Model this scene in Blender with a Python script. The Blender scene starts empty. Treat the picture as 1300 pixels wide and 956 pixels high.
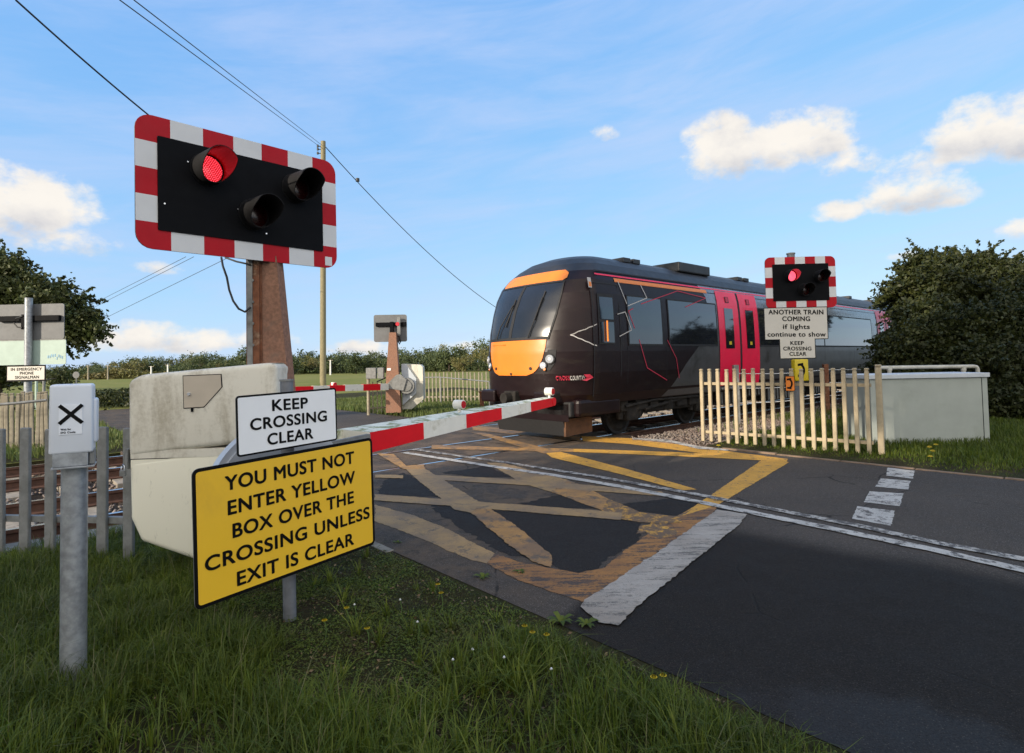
import bpy, bmesh, math, random
import numpy as np
from mathutils import Vector, Matrix
rng = np.random.default_rng(7); random.seed(7)
scene = bpy.context.scene
col = scene.collection

# ------------------------------------------------------------------ camera
F = 740.0; PITCH = math.radians(2.0); ROLL = math.radians(-1.15); EYE = 1.54
def Rx(a): c, s = math.cos(a), math.sin(a); return np.array([[1,0,0],[0,c,-s],[0,s,c]])
def Rz(a): c, s = math.cos(a), math.sin(a); return np.array([[c,-s,0],[s,c,0],[0,0,1]])
CM = Rx(math.pi/2 + PITCH) @ Rz(ROLL)
CP = np.array([0, 0, EYE])
cam_d = bpy.data.cameras.new('camera'); cam = bpy.data.objects.new('camera', cam_d); col.objects.link(cam)
mw = Matrix.Identity(4)
for i in range(3):
    for j in range(3): mw[i][j] = CM[i][j]
mw.translation = Vector(CP); cam.matrix_world = mw
cam_d.sensor_width = 36; cam_d.lens = F/1300*36; cam_d.shift_y = -45/1300
cam_d.clip_start = 0.05; cam_d.clip_end = 6000
scene.camera = cam

# measuring helpers: sight line of the camera -> points in the world (metres, ground z = 0)
def ray(x, y): return CM @ np.array([(x-650)/F, -(y-433)/F, -1.0])
def at(x, y, Y): d = ray(x, y); return CP + d*(Y/d[1])
def gnd(x, y, z=0): d = ray(x, y); return CP + d*((z-EYE)/d[2])
def proj(p): q = (np.asarray(p)-CP) @ CM; return 650+F*q[...,0]/-q[...,2], 433-F*q[...,1]/-q[...,2]
TH = math.radians(47.9)                                   # heading of the railway
T = np.array([math.sin(TH), math.cos(TH), 0]); M_ = np.array([-math.cos(TH), math.sin(TH), 0]); UP = np.array([0, 0, 1.0])
def SN(s, n, z=0): return s*T + n*M_ + z*UP
def sn(p): return float(p@T), float(p@M_)

# ------------------------------------------------------------------ light
SUN_DIR = np.array([-0.70, -0.62, 0.34]); SUN_DIR /= np.linalg.norm(SUN_DIR)
sun_el = math.asin(SUN_DIR[2]); sun_az = math.atan2(SUN_DIR[0], SUN_DIR[1])
sun_d = bpy.data.lights.new('sun', 'SUN'); sun = bpy.data.objects.new('sun', sun_d); col.objects.link(sun)
sun_d.energy = 3.6; sun_d.angle = math.radians(0.5); sun_d.color = (1.0, 0.87, 0.70)
sun.rotation_euler = Vector(SUN_DIR).to_track_quat('Z', 'Y').to_euler()
scene.view_settings.view_transform = 'Standard'; scene.view_settings.look = 'None'
scene.view_settings.exposure = 0.75; scene.view_settings.gamma = 1.0; scene.view_settings.use_curve_mapping = False

# small shader-graph helper -------------------------------------------------
class S:
    def __init__(s, nt, sock): s.nt, s.k = nt, sock
    def _m(s, op, *o, clamp=False):
        n = s.nt.nodes.new('ShaderNodeMath'); n.operation = op; n.use_clamp = clamp
        for i, v in enumerate((s,)+o):
            if isinstance(v, S): s.nt.links.new(v.k, n.inputs[i])
            else: n.inputs[i].default_value = v
        return S(s.nt, n.outputs[0])
    def __add__(s, o): return s._m('ADD', o)
    def __radd__(s, o): return s._m('ADD', o)
    def __sub__(s, o): return s._m('SUBTRACT', o)
    def __rsub__(s, o): return (s*-1.0) + o
    def __mul__(s, o): return s._m('MULTIPLY', o)
    def __rmul__(s, o): return s._m('MULTIPLY', o)
    def __truediv__(s, o): return s._m('DIVIDE', o)
    def max(s, o): return s._m('MAXIMUM', o)
    def min(s, o): return s._m('MINIMUM', o)
    def gt(s, o): return s._m('GREATER_THAN', o)
    def lt(s, o): return s._m('LESS_THAN', o)
    def atan2(s, o): return s._m('ARCTAN2', o)
    def asin(s): return s._m('ARCSINE')
    def pow(s, o): return s._m('POWER', o)
    def abs(s): return s._m('ABSOLUTE')
    def frac(s): return s._m('FRACT')
    def clamp(s): return s._m('ADD', 0.0, clamp=True)
    def step(s, a, b):
        n = s.nt.nodes.new('ShaderNodeMapRange'); n.interpolation_type = 'SMOOTHSTEP'
        n.inputs[1].default_value = a; n.inputs[2].default_value = b; n.inputs[3].default_value = 0; n.inputs[4].default_value = 1
        s.nt.links.new(s.k, n.inputs[0]); return S(s.nt, n.outputs[0])
def sep(nt, sock):
    n = nt.nodes.new('ShaderNodeSeparateXYZ'); nt.links.new(sock, n.inputs[0]); return [S(nt, n.outputs[i]) for i in range(3)]
def comb(nt, x, y, z):
    n = nt.nodes.new('ShaderNodeCombineXYZ')
    for i, v in enumerate((x, y, z)):
        if isinstance(v, S): nt.links.new(v.k, n.inputs[i])
        else: n.inputs[i].default_value = v
    return n.outputs[0]
def noise(nt, vec, scale, detail=4, rough=0.55, dist=0.0):
    n = nt.nodes.new('ShaderNodeTexNoise'); n.inputs['Scale'].default_value = scale; n.inputs['Detail'].default_value = detail
    n.inputs['Roughness'].default_value = rough; n.inputs['Distortion'].default_value = dist
    if vec is not None: nt.links.new(vec, n.inputs['Vector'])
    return S(nt, n.outputs['Fac'])
def mixc(nt, f, a, b):
    n = nt.nodes.new('ShaderNodeMix'); n.data_type = 'RGBA'
    if isinstance(f, S): nt.links.new(f.k, n.inputs[0])
    else: n.inputs[0].default_value = f
    for i, v in ((6, a), (7, b)):
        if isinstance(v, (tuple, list)): n.inputs[i].default_value = (*v[:3], 1)
        else: nt.links.new(v, n.inputs[i])
    return n.outputs[2]

def mulc(nt, f, a, b):
    n = nt.nodes.new('ShaderNodeMix'); n.data_type = 'RGBA'; n.blend_type = 'MULTIPLY'; nt.links.new(f.k, n.inputs[0]); nt.links.new(a, n.inputs[6]); n.inputs[7].default_value = (*b, 1); return n.outputs[2]

# ------------------------------------------------------------------ sky with clouds
w = bpy.data.worlds.new('World'); scene.world = w; w.use_nodes = True; nt = w.node_tree; nt.nodes.clear()
wo = nt.nodes.new('ShaderNodeOutputWorld'); bg = nt.nodes.new('ShaderNodeBackground'); nt.links.new(bg.outputs[0], wo.inputs[0])
sky = nt.nodes.new('ShaderNodeTexSky'); sky.sky_type = 'NISHITA'; sky.sun_disc = False
sky.sun_elevation = sun_el; sky.sun_rotation = sun_az % (2*math.pi); sky.air_density = 1.0; sky.dust_density = 0.3; sky.ozone_density = 2.5
bg.inputs[1].default_value = 0.15
SKYGAIN = 1.0
tc = nt.nodes.new('ShaderNodeTexCoord'); dx, dy, dz = sep(nt, tc.outputs['Generated'])
az = dx.atan2(dy); el = dz.asin()
def azel(x, y): d = ray(x, y); d = d/np.linalg.norm(d); return math.atan2(d[0], d[1]), math.asin(d[2])
vec = comb(nt, az*1.0, el*1.35, 0.0)
n1 = noise(nt, vec, 9.0, 8, 0.6); n2 = noise(nt, vec, 26.0, 6, 0.6)
vec2 = comb(nt, az*1.0+0.012, el*1.35-0.02, 0.0); n1b = noise(nt, vec2, 9.0, 8, 0.6)
clouds = [  # px centre, half width, half height, strength
    (915, 195, 60, 52, 1.1), (1010, 182, 85, 46, 1.1), (1085, 205, 60, 26, .7), (1165, 205, 60, 30, .85), (1235, 172, 85, 50, 1.15), (1310, 165, 80, 58, 1.15),
    (1160, 245, 75, 38, 1.05), (1215, 252, 40, 16, .75), (1060, 272, 46, 18, .75), (1290, 292, 34, 20, .9),
    (30, 262, 110, 58, 1.1), (-40, 270, 110, 70, 1.1), (95, 305, 60, 30, .75), (768, 170, 20, 14, .6), (690, 255, 30, 10, .3),
    (205, 340, 36, 12, .6), (330, 432, 70, 16, .8), (150, 430, 110, 26, .9), (250, 436, 90, 20, .85), (40, 420, 90, 34, .7), (455, 442, 55, 12, .7), (490, 452, 30, 9, .5), (590, 440, 40, 8, .5), (60, 430, 60, 12, .5), (1150, 325, 30, 8, .5),
    (-300, 300, 160, 60, 1), (1600, 200, 160, 80, 1), (1500, 330, 140, 30, .9)]
mask = None; low = None
for cx, cy, hw_, hh, st in clouds:
    a0, e0 = azel(cx, cy); a1, _ = azel(cx+hw_, cy); _, e1 = azel(cx, cy-hh)
    u = (az-a0)*(1/abs(a1-a0)); v = (el-e0)*(1/abs(e1-e0))
    r = u*u + v*v
    vm = v.lt(0.0)*0.9; r = r + vm*v*v            # flatter undersides
    b = ((r*-0.8)+1.15).max(0.0)*st
    mask = b if mask is None else mask.max(b)
    lv = ((v*-1.0)+0.1)*b.gt(0.02)*b
    low = lv if low is None else low.max(lv)
dens = mask*.85 + (n1-0.5)*2.1 + (n2-0.5)*1.3
cm = dens.step(0.22, 0.92)*mask.step(0.0, 0.4)
# thin high veil
vv = comb(nt, az*1.2+el*1.6, el*7.0-az*1.2, 0.0)
veil = (noise(nt, vv, 1.5, 6, 0.6, 0.5)*.75 + noise(nt, comb(nt, az*2.2+el*3.0, el*16.0-az*2.6, 1.7), 1.6, 7, .65, .8)*.25).step(0.32, 0.74)*0.6
sr, sg, sb = sep(nt, sky.outputs[0])
skycol = comb(nt, sr.pow(.56)*.95, sg.pow(.38)*1.66, sb.pow(.13)*3.25)
VEIL = (2.3, 2.75, 3.85); CW = (4.0, 3.75, 3.4); CG = (2.1, 2.15, 2.4)
back = (n1 + (n2-0.5)*.3).step(.36, .50)*dy.step(0.05, -0.35)*dz.step(0.02, .12)   # unseen bright cloud added behind the camera to lift the shaded fronts
c1 = mixc(nt, veil, skycol, VEIL)
sh = ((low*0.75) + (n1b-0.45)*1.6).step(0.0, 0.9)
ccol = mixc(nt, sh, CW, CG)
c2 = mixc(nt, cm*0.95, c1, ccol)
c3 = mixc(nt, back*.9, c2, (7.8, 7.2, 6.4))
nt.links.new(c3, bg.inputs[0])

# ------------------------------------------------------------------ materials
MATS = {}
def newmat(name):
    m = bpy.data.materials.new(name); m.use_nodes = True; nt = m.node_tree
    b = nt.nodes['Principled BSDF']; MATS[name] = m; return m, nt, b
def mat(name, c, rough=0.6, metal=0.0, var=0.12, vs=6.0, bump=0.0, bs=60.0, dirt=None, dirt_scale=3.0, dirt_lo=0.5, dirt_hi=0.75, coat=0.0, spec=0.5, stretch=None):
    m, nt, b = newmat(name)
    tc = nt.nodes.new('ShaderNodeTexCoord'); v = tc.outputs['Object']
    if stretch:
        mp = nt.nodes.new('ShaderNodeMapping'); mp.inputs['Scale'].default_value = stretch; nt.links.new(v, mp.inputs[0]); v = mp.outputs[0]
    n = noise(nt, v, vs, 5)
    lo = tuple(x*(1-var) for x in c); hi = tuple(min(1, x*(1+var)) for x in c)
    cc = mixc(nt, n.step(0.3, 0.7), lo, hi)
    if dirt is not None:
        dn = noise(nt, v, dirt_scale, 8, 0.65, 0.3); cc = mixc(nt, dn.step(dirt_lo, dirt_hi), cc, dirt)
    nt.links.new(cc, b.inputs['Base Color'])
    rr = (noise(nt, v, vs*2.3, 4)-0.5)*0.25 + rough; nt.links.new(rr.clamp().k, b.inputs['Roughness'])
    b.inputs['Metallic'].default_value = metal; b.inputs['Coat Weight'].default_value = coat; b.inputs['Specular IOR Level'].default_value = spec
    if bump:
        bp = nt.nodes.new('ShaderNodeBump'); bp.inputs['Strength'].default_value = bump; bp.inputs['Distance'].default_value = 0.01
        nt.links.new(noise(nt, v, bs, 6, 0.65).k, bp.inputs['Height']); nt.links.new(bp.outputs[0], b.inputs['Normal'])
    return m
red = mat('signal_red', (0.42, 0.004, 0.013), 0.5, var=0.05, spec=.2)
boomred = mat('boom_red', (0.70, 0.006, 0.014), 0.5, spec=.25, var=0.05, dirt=(0.4, 0.02, 0.02), dirt_lo=.6, dirt_hi=.8)
white = mat('reflective_white', (0.62, 0.63, 0.64), 0.4, var=0.03, dirt=(0.45, 0.45, 0.42), dirt_lo=.55, dirt_hi=.85)
boomwhite = mat('boom_white', (0.78, 0.76, 0.68), 0.5, var=0.05, dirt=(0.5, 0.47, 0.36), dirt_scale=6, dirt_lo=.5, dirt_hi=.75)
moss = mat('mossy_white', (0.66, 0.66, 0.56), 0.75, var=0.1, dirt=(0.22, 0.24, 0.1), dirt_scale=9, dirt_lo=.47, dirt_hi=.62)
black = mat('matt_black', (0.006, 0.0065, 0.008), 0.6, var=0.1, spec=.06)
hoodm = mat('hood_black', (0.010, 0.010, 0.011), 0.65, var=0.2, spec=.15)
signback = mat('sign_back_grey', (0.13, 0.135, 0.14), 0.6, var=0.08, dirt=(0.1, 0.1, 0.1))
signwhite = mat('sign_white', (0.84, 0.85, 0.86), 0.45, var=0.02)
signcream = mat('sign_cream', (0.56, 0.535, 0.48), 0.45, var=0.02)
signyellow = mat('sign_yellow', (0.82, 0.49, 0.024), 0.45, var=0.03, vs=2, dirt=(0.62, 0.36, 0.03), dirt_scale=2.2, dirt_lo=.5, dirt_hi=.9)
ink = mat('sign_ink', (0.006, 0.006, 0.006), 0.5, var=0.0, spec=.08)
greenpale = mat('faded_green_white', (0.34, 0.44, 0.39), 0.5, var=0.05, dirt=(0.36, 0.44, 0.4), dirt_lo=.55, dirt_hi=.8)
galv = mat('galvanised_steel', (0.33, 0.35, 0.37), 0.45, 0.55, 0.22, 22, bump=.15, bs=40, dirt=(0.22, 0.23, 0.24), dirt_scale=7)
galvd = mat('weathered_steel', (0.20, 0.205, 0.20), 0.65, 0.2, 0.2, 12, dirt=(0.12, 0.115, 0.10), dirt_scale=6)
post_grey = mat('grey_tube', (0.17, 0.18, 0.2), 0.55, 0.3, 0.15, 14, bump=.1, dirt=(0.12, 0.12, 0.12))
phonebox = mat('phone_box_plastic', (0.60, 0.64, 0.70), 0.4, var=0.03)
sticker = mat('sticker_white', (0.72, 0.76, 0.82), 0.4, var=0.02)
rust = mat('rusty_plate', (0.15, 0.055, 0.025), 0.85, var=0.35, vs=14, bump=.4, dirt=(0.34, 0.23, 0.15), dirt_scale=9)
pinkconc = mat('pink_concrete', (0.25, 0.13, 0.085), 0.9, var=0.22, vs=40, bump=.6, bs=90, dirt=(0.18, 0.12, 0.09), dirt_scale=6)
creampaint = mat('cream_fence', (0.38, 0.31, 0.20), 0.7, var=0.1, vs=10, bump=.2, dirt=(0.27, 0.21, 0.13), dirt_scale=5)
lightgrey = mat('weathered_cream_metal', (0.45, 0.44, 0.38), 0.55, var=0.12, vs=5, dirt=(0.27, 0.26, 0.2), dirt_scale=4)
relaygrey = mat('relay_grey_green', (0.33, 0.36, 0.33), 0.5, var=0.05, vs=3, dirt=(0.28, 0.31, 0.27), dirt_scale=2)
relaylid = mat('relay_lid', (0.48, 0.52, 0.56), 0.5, var=0.05)
wood = mat('telegraph_wood', (0.22, 0.19, 0.11), 0.85, var=0.25, vs=10, bump=.3, stretch=(6, 6, .6))
pale_wood = mat('weathered_pale', (0.26, 0.23, 0.17), 0.85, var=0.25, vs=10)
darkiron = mat('under_gear', (0.022, 0.02, 0.018), 0.8, 0.0, spec=.15, var=0.3, vs=9, dirt=(0.05, 0.041, 0.03), dirt_scale=5, dirt_lo=.5, dirt_hi=.8)
brownboard = mat('brown_deflector', (0.085, 0.036, 0.014), 0.75, var=0.25, vs=7, dirt=(0.1, 0.05, 0.025), dirt_scale=5)
railhead = mat('rail_head', (0.42, 0.44, 0.5), 0.2, 1.0, 0.1)
railside = mat('rail_web', (0.075, 0.035, 0.022), 0.85, var=0.3, vs=10)
sleeperm = mat('sleeper_concrete', (0.24, 0.21, 0.17), 0.9, var=0.2, vs=10, bump=.3)
cable = mat('black_cable', (0.012, 0.012, 0.012), 0.5, var=0)
wirem = mat('wire', (0.03, 0.03, 0.035), 0.6, var=0)
paleire = mat('white_wire', (0.7, 0.7, 0.68), 0.5, var=0)
chrome = mat('lock_metal', (0.6, 0.62, 0.66), 0.25, 1.0, 0.05)
orangebox = mat('orange_plate', (0.62, 0.17, 0.01), 0.45, var=0.03)
yellowbox = mat('yellow_plastic', (0.56, 0.42, 0.01), 0.4, var=0.04)
petal = mat('dandelion_yellow', (0.85, 0.60, 0.01), 0.6, var=0.05)
petalw = mat('daisy_white', (0.8, 0.8, 0.76), 0.6, var=0.05)
stemg = mat('stem_green', (0.08, 0.14, 0.03), 0.6, var=0.1)
conc = mat('old_concrete', (0.21, 0.195, 0.165), 0.9, var=0.25, vs=9, bump=.4, bs=50, dirt=(0.1, 0.09, 0.06), dirt_scale=4, dirt_lo=.45, dirt_hi=.7)

kerbbrown = mat('dirty_edging', (0.17, 0.115, 0.075), 0.95, var=0.3, vs=6, bump=.5, dirt=(0.10, 0.065, 0.04), dirt_scale=5)
# cabinet cover: beige grey shell with algae streaks
def cabinet_mat(name, c, d1, amt):
    m, nt, b = newmat(name); tc = nt.nodes.new('ShaderNodeTexCoord'); v = tc.outputs['Object']
    mp = nt.nodes.new('ShaderNodeMapping'); mp.inputs['Scale'].default_value = (1.6, 1.6, .5); nt.links.new(v, mp.inputs[0])
    a = noise(nt, mp.outputs[0], 3.2, 8, .65, .4); f = noise(nt, v, 40, 5, .7)
    k = (a*0.75 + f*0.25).step(0.62-amt, 0.78-amt*0.6)
    cc = mixc(nt, k*0.85, c, d1)
    fine = noise(nt, mp.outputs[0], 14, 6, .7).step(.6, .75)*0.5
    cc = mixc(nt, fine, cc, tuple(x*.55 for x in d1)); nt.links.new(cc, b.inputs['Base Color']); b.inputs['Roughness'].default_value = .55
    return m
cab_top = cabinet_mat('cabinet_upper_shell', (0.66, 0.63, 0.54), (0.36, 0.32, 0.24), 0.19)
cab_low = cabinet_mat('cabinet_lower_shell', (0.80, 0.77, 0.63), (0.52, 0.49, 0.38), 0.02)
hatchm = mat('hatch_beige', (0.47, 0.41, 0.33), 0.55, var=0.05)
discm = mat('disc_grey', (0.50, 0.53, 0.58), 0.35, 0.3, var=0.05)

# asphalt
def asphalt(name, c, patch=None, wet=False, brown=0.0):
    m, nt, b = newmat(name); tc = nt.nodes.new('ShaderNodeTexCoord'); v = tc.outputs['Object']
    big = noise(nt, v, .45, 5, .6).step(.35, .65); mid = noise(nt, v, 3.2, 8, .72).step(.36, .66); mot = noise(nt, v, 26, 5, .7).step(.38, .64); fine = noise(nt, v, 95, 3, .8).step(.45, .60)
    vo = nt.nodes.new('ShaderNodeTexVoronoi'); vo.inputs['Scale'].default_value = 85; nt.links.new(v, vo.inputs['Vector']); grit = S(nt, vo.outputs['Distance']).step(.30, .12)
    cc = mixc(nt, big, tuple(x*.8 for x in c), tuple(x*1.2 for x in c))
    cc = mixc(nt, mid*.45, cc, tuple(x*.5 for x in c)); cc = mixc(nt, mot*.35, cc, tuple(x*1.8 for x in c)); cc = mixc(nt, fine*.5, cc, tuple(x*.4 for x in c)); cc = mixc(nt, grit*(noise(nt, v, 60, 2).step(.44, .54)), cc, tuple(min(1, x*4.2) for x in c))
    x, y, z = sep(nt, v)
    if patch:                                   # newer surfacing and tree shade darkened into the near side, ragged edge
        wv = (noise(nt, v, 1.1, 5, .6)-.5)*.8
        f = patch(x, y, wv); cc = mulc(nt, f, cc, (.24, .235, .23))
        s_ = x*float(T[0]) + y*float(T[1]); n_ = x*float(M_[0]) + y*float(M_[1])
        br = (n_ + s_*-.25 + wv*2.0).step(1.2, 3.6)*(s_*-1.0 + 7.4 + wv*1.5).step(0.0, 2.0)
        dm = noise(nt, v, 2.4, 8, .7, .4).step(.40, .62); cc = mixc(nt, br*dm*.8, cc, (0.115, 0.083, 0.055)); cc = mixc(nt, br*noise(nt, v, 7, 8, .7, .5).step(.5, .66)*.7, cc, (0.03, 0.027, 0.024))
    if brown:
        cc = mixc(nt, noise(nt, v, 2.0, 8, .7, .4).step(.42, .62)*brown, cc, (0.14, 0.10, 0.068)); cc = mixc(nt, noise(nt, v, 5.5, 8, .7, .5).step(.52, .66)*.6, cc, (0.04, 0.036, 0.033))
    cw_ = noise(nt, v, 1.7, 6, .6); vc = nt.nodes.new('ShaderNodeTexVoronoi'); vc.feature = 'DISTANCE_TO_EDGE'; vc.inputs['Scale'].default_value = .55
    wp = nt.nodes.new('ShaderNodeMix'); wp.data_type = 'VECTOR'; wp.inputs[0].default_value = .12; nt.links.new(v, wp.inputs[4]); nn = nt.nodes.new('ShaderNodeTexNoise'); nn.inputs['Scale'].default_value = 2.5; nn.inputs['Detail'].default_value = 6; nt.links.new(v, nn.inputs['Vector']); nt.links.new(nn.outputs['Color'], wp.inputs[5]); nt.links.new(wp.outputs[1], vc.inputs['Vector'])
    crack = S(nt, vc.outputs['Distance']).step(.006, .001)*cw_.step(.5, .56); cc = mixc(nt, crack*.75, cc, (0.012, 0.011, 0.01))
    nt.links.new(cc, b.inputs['Base Color'])
    rg = fine*.12 + mid*-.1 + .78
    if wet:
        px, py = wet; d = ((x-px)*(x-px)*.35 + (y-py)*(y-py)*1.2)
        wf = (d + (noise(nt, v, 1.6, 8, .65)-.5)*2.4).step(.45, .05) ; rg = rg - wf*.25
    else: wf = None
    nt.links.new(rg.clamp().k, b.inputs['Roughness']); b.inputs['Specular IOR Level'].default_value = .17
    bp = nt.nodes.new('ShaderNodeBump'); bp.inputs['Strength'].default_value = .8; bp.inputs['Distance'].default_value = .008
    hh = noise(nt, v, 90, 4, .75) + grit*.3 - crack
    if wf is not None: hh = hh*((wf*-.93)+1.0)
    nt.links.new(hh.k, bp.inputs['Height']); nt.links.new(bp.outputs[0], b.inputs['Normal'])
    return m
def near_patch(x, y, wv):                       # s,n coordinates of the surface: boundary of the newer tarmac and painted shade
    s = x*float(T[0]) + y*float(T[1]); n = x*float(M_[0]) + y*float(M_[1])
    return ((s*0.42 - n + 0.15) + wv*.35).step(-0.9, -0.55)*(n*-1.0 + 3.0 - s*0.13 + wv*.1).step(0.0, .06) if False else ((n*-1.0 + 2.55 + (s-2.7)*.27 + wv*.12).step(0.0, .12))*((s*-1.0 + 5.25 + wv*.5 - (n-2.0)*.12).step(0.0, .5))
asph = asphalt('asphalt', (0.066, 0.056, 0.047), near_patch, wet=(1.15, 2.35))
asph_dark = asphalt('asphalt_repair', (0.021, 0.0185, 0.0165))
deckm = asphalt('crossing_deck_surface', (0.075, 0.058, 0.045), brown=.8)

def paint(name, c, wear_lo, wear_hi, under, scale=9, stain=None, stretch=None, stain_amt=.6):
    m, nt, b = newmat(name); tc = nt.nodes.new('ShaderNodeTexCoord'); v = tc.outputs['Object']
    mp = nt.nodes.new('ShaderNodeMapping'); mp.inputs['Rotation'].default_value = (0, 0, -(math.pi/2-TH)); mp.inputs['Scale'].default_value = stretch or (1, 1, 1)
    nt.links.new(v, mp.inputs[0])
    a = noise(nt, mp.outputs[0], scale, 9, .72, .2); f = noise(nt, v, 130, 3, .7)
    g2 = noise(nt, v, 45, 5, .75); k = (a*.60 + f*.14 + g2*.26).step(wear_lo, wear_hi)
    cc = mixc(nt, noise(nt, v, 4, 6).step(.35, .7)*.5, c, tuple(x*.72 for x in c))
    if stain: cc = mixc(nt, noise(nt, v, 1.6, 6, .6).step(.4, .65)*stain_amt, cc, stain)
    cc = mixc(nt, f.step(.58, .66)*.45, cc, tuple(x*.45 for x in c)); cr = noise(nt, mp.outputs[0], 2.2, 10, .8, 1.2); cc = mixc(nt, (cr-.5).abs().step(.012, .002)*.55, cc, under); cc = mixc(nt, k, cc, under); nt.links.new(cc, b.inputs['Base Color']); b.inputs['Roughness'].default_value = .75
    bp = nt.nodes.new('ShaderNodeBump'); bp.inputs['Strength'].default_value = .4; bp.inputs['Distance'].default_value = .005
    nt.links.new((f + k*-1.0).k, bp.inputs['Height']); nt.links.new(bp.outputs[0], b.inputs['Normal'])
    return m
py_bright = paint('yellow_paint', (0.56, 0.29, 0.035), .55, .585, (0.08, 0.068, 0.055))
py_worn = paint('yellow_paint_worn', (0.38, 0.20, 0.055), .50, .575, (0.09, 0.07, 0.05), 5, (0.15, 0.095, 0.055), stain_amt=.8)
py_faded = paint('yellow_paint_faded', (0.33, 0.21, 0.085), .53, .61, (0.10, 0.08, 0.06), 5, (0.17, 0.12, 0.075), stain_amt=.8)
py_dirty = paint('yellow_paint_rutted', (0.34, 0.155, 0.035), .475, .56, (0.045, 0.034, 0.027), 5, (0.13, 0.062, 0.026), (.5, 2.6, 1), .7)
py_patch = paint('yellow_paint_patchy', (0.56, 0.29, 0.035), .44, .50, (0.12, 0.075, 0.04), 11)
pw_line = paint('white_paint', (0.46, 0.44, 0.40), .515, .555, (0.08, 0.072, 0.064), 8)
pw_worn = paint('white_paint_worn', (0.42, 0.40, 0.36), .475, .515, (0.075, 0.067, 0.06), 10)
pw_stop = paint('white_paint_stop_line', (0.36, 0.325, 0.28), .505, .57, (0.11, 0.10, 0.085), 4, (0.24, 0.205, 0.165), (.6, 3.4, 1), .8)

# ground, field, ballast, foliage
def groundmat(name, cols, scale, rough=.95, bump=.6):
    m, nt, b = newmat(name); tc = nt.nodes.new('ShaderNodeTexCoord'); v = tc.outputs['Object']
    a = noise(nt, v, scale, 7, .65).step(.35, .65); f = noise(nt, v, scale*14, 5, .7).step(.35, .65); g = noise(nt, v, scale*.12, 4).step(.35, .65)
    cc = mixc(nt, a, cols[0], cols[1]); cc = mixc(nt, f*.5, cc, cols[2]); cc = mixc(nt, g*.4, cc, cols[3])
    nt.links.new(cc, b.inputs['Base Color']); b.inputs['Roughness'].default_value = rough; b.inputs['Specular IOR Level'].default_value = .1
    if bump:
        bp = nt.nodes.new('ShaderNodeBump'); bp.inputs['Strength'].default_value = bump; bp.inputs['Distance'].default_value = .03
        nt.links.new(noise(nt, v, scale*20, 5, .7).k, bp.inputs['Height']); nt.links.new(bp.outputs[0], b.inputs['Normal'])
    return m
soil = groundmat('verge_soil', [(0.035, 0.045, 0.012), (0.06, 0.042, 0.024), (0.016, 0.014, 0.009), (0.05, 0.055, 0.018)], 4.0, bump=1.0)
fieldm = groundmat('field_grass', [(0.13, 0.155, 0.035), (0.19, 0.18, 0.055), (0.09, 0.12, 0.03), (0.23, 0.2, 0.07)], .3)
ballm = groundmat('ballast_base', [(0.10, 0.075, 0.055), (0.16, 0.13, 0.10), (0.05, 0.035, 0.03), (0.09, 0.06, 0.045)], 5.0, bump=1.0)
def leafmat(name, c1, c2, c3, trans=.25, ns=1.2):
    m, nt, b = newmat(name); g = nt.nodes.new('ShaderNodeNewGeometry'); r = S(nt, g.outputs['Random Per Island'])
    tc = nt.nodes.new('ShaderNodeTexCoord'); n = noise(nt, tc.outputs['Object'], ns, 3).step(.35, .65)
    cc = mixc(nt, r, c1, c2); cc = mixc(nt, n*.6, cc, c3); nt.links.new(cc, b.inputs['Base Color']); b.inputs['Roughness'].default_value = .55; b.inputs['Specular IOR Level'].default_value = .3
    tr = nt.nodes.new('ShaderNodeBsdfTranslucent'); nt.links.new(cc, tr.inputs[0]); mx = nt.nodes.new('ShaderNodeMixShader'); mx.inputs[0].default_value = trans
    nt.links.new(b.outputs[0], mx.inputs[1]); nt.links.new(tr.outputs[0], mx.inputs[2]); nt.links.new(mx.outputs[0], nt.nodes['Material Output'].inputs[0]); return m
grassm = leafmat('grass_blades', (0.045, 0.085, 0.008), (0.14, 0.175, 0.018), (0.045, 0.062, 0.010), .35, 1.8)
grasst = leafmat('grass_tussock', (0.075, 0.125, 0.010), (0.21, 0.24, 0.03), (0.06, 0.085, 0.012), .4, 1.2)
drym = leafmat('dry_grass', (0.20, 0.18, 0.08), (0.12, 0.13, 0.05), (0.16, 0.15, 0.07), .3)
fgrass = leafmat('field_edge_grass', (0.09, 0.14, 0.03), (0.15, 0.17, 0.05), (0.11, 0.13, 0.04), .3)
hedgem = leafmat('hedge_leaves', (0.018, 0.027, 0.006), (0.062, 0.068, 0.015), (0.014, 0.021, 0.006), .18)
treem = leafmat('tree_leaves', (0.04, 0.06, 0.015), (0.08, 0.095, 0.03), (0.05, 0.05, 0.02), .2)
farm = leafmat('far_tree_leaves', (0.06, 0.085, 0.03), (0.10, 0.12, 0.045), (0.05, 0.07, 0.03), .15, .25)
farm2 = leafmat('far_yellow_leaves', (0.11, 0.12, 0.035), (0.17, 0.155, 0.05), (0.13, 0.10, 0.04), .15, .25)
bark = mat('bark', (0.09, 0.07, 0.05), 0.9, var=.3, vs=8, bump=.4)
stonem = leafmat('ballast_stones', (0.10, 0.085, 0.075), (0.30, 0.25, 0.21), (0.15, 0.10, 0.08), 0.0)

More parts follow.
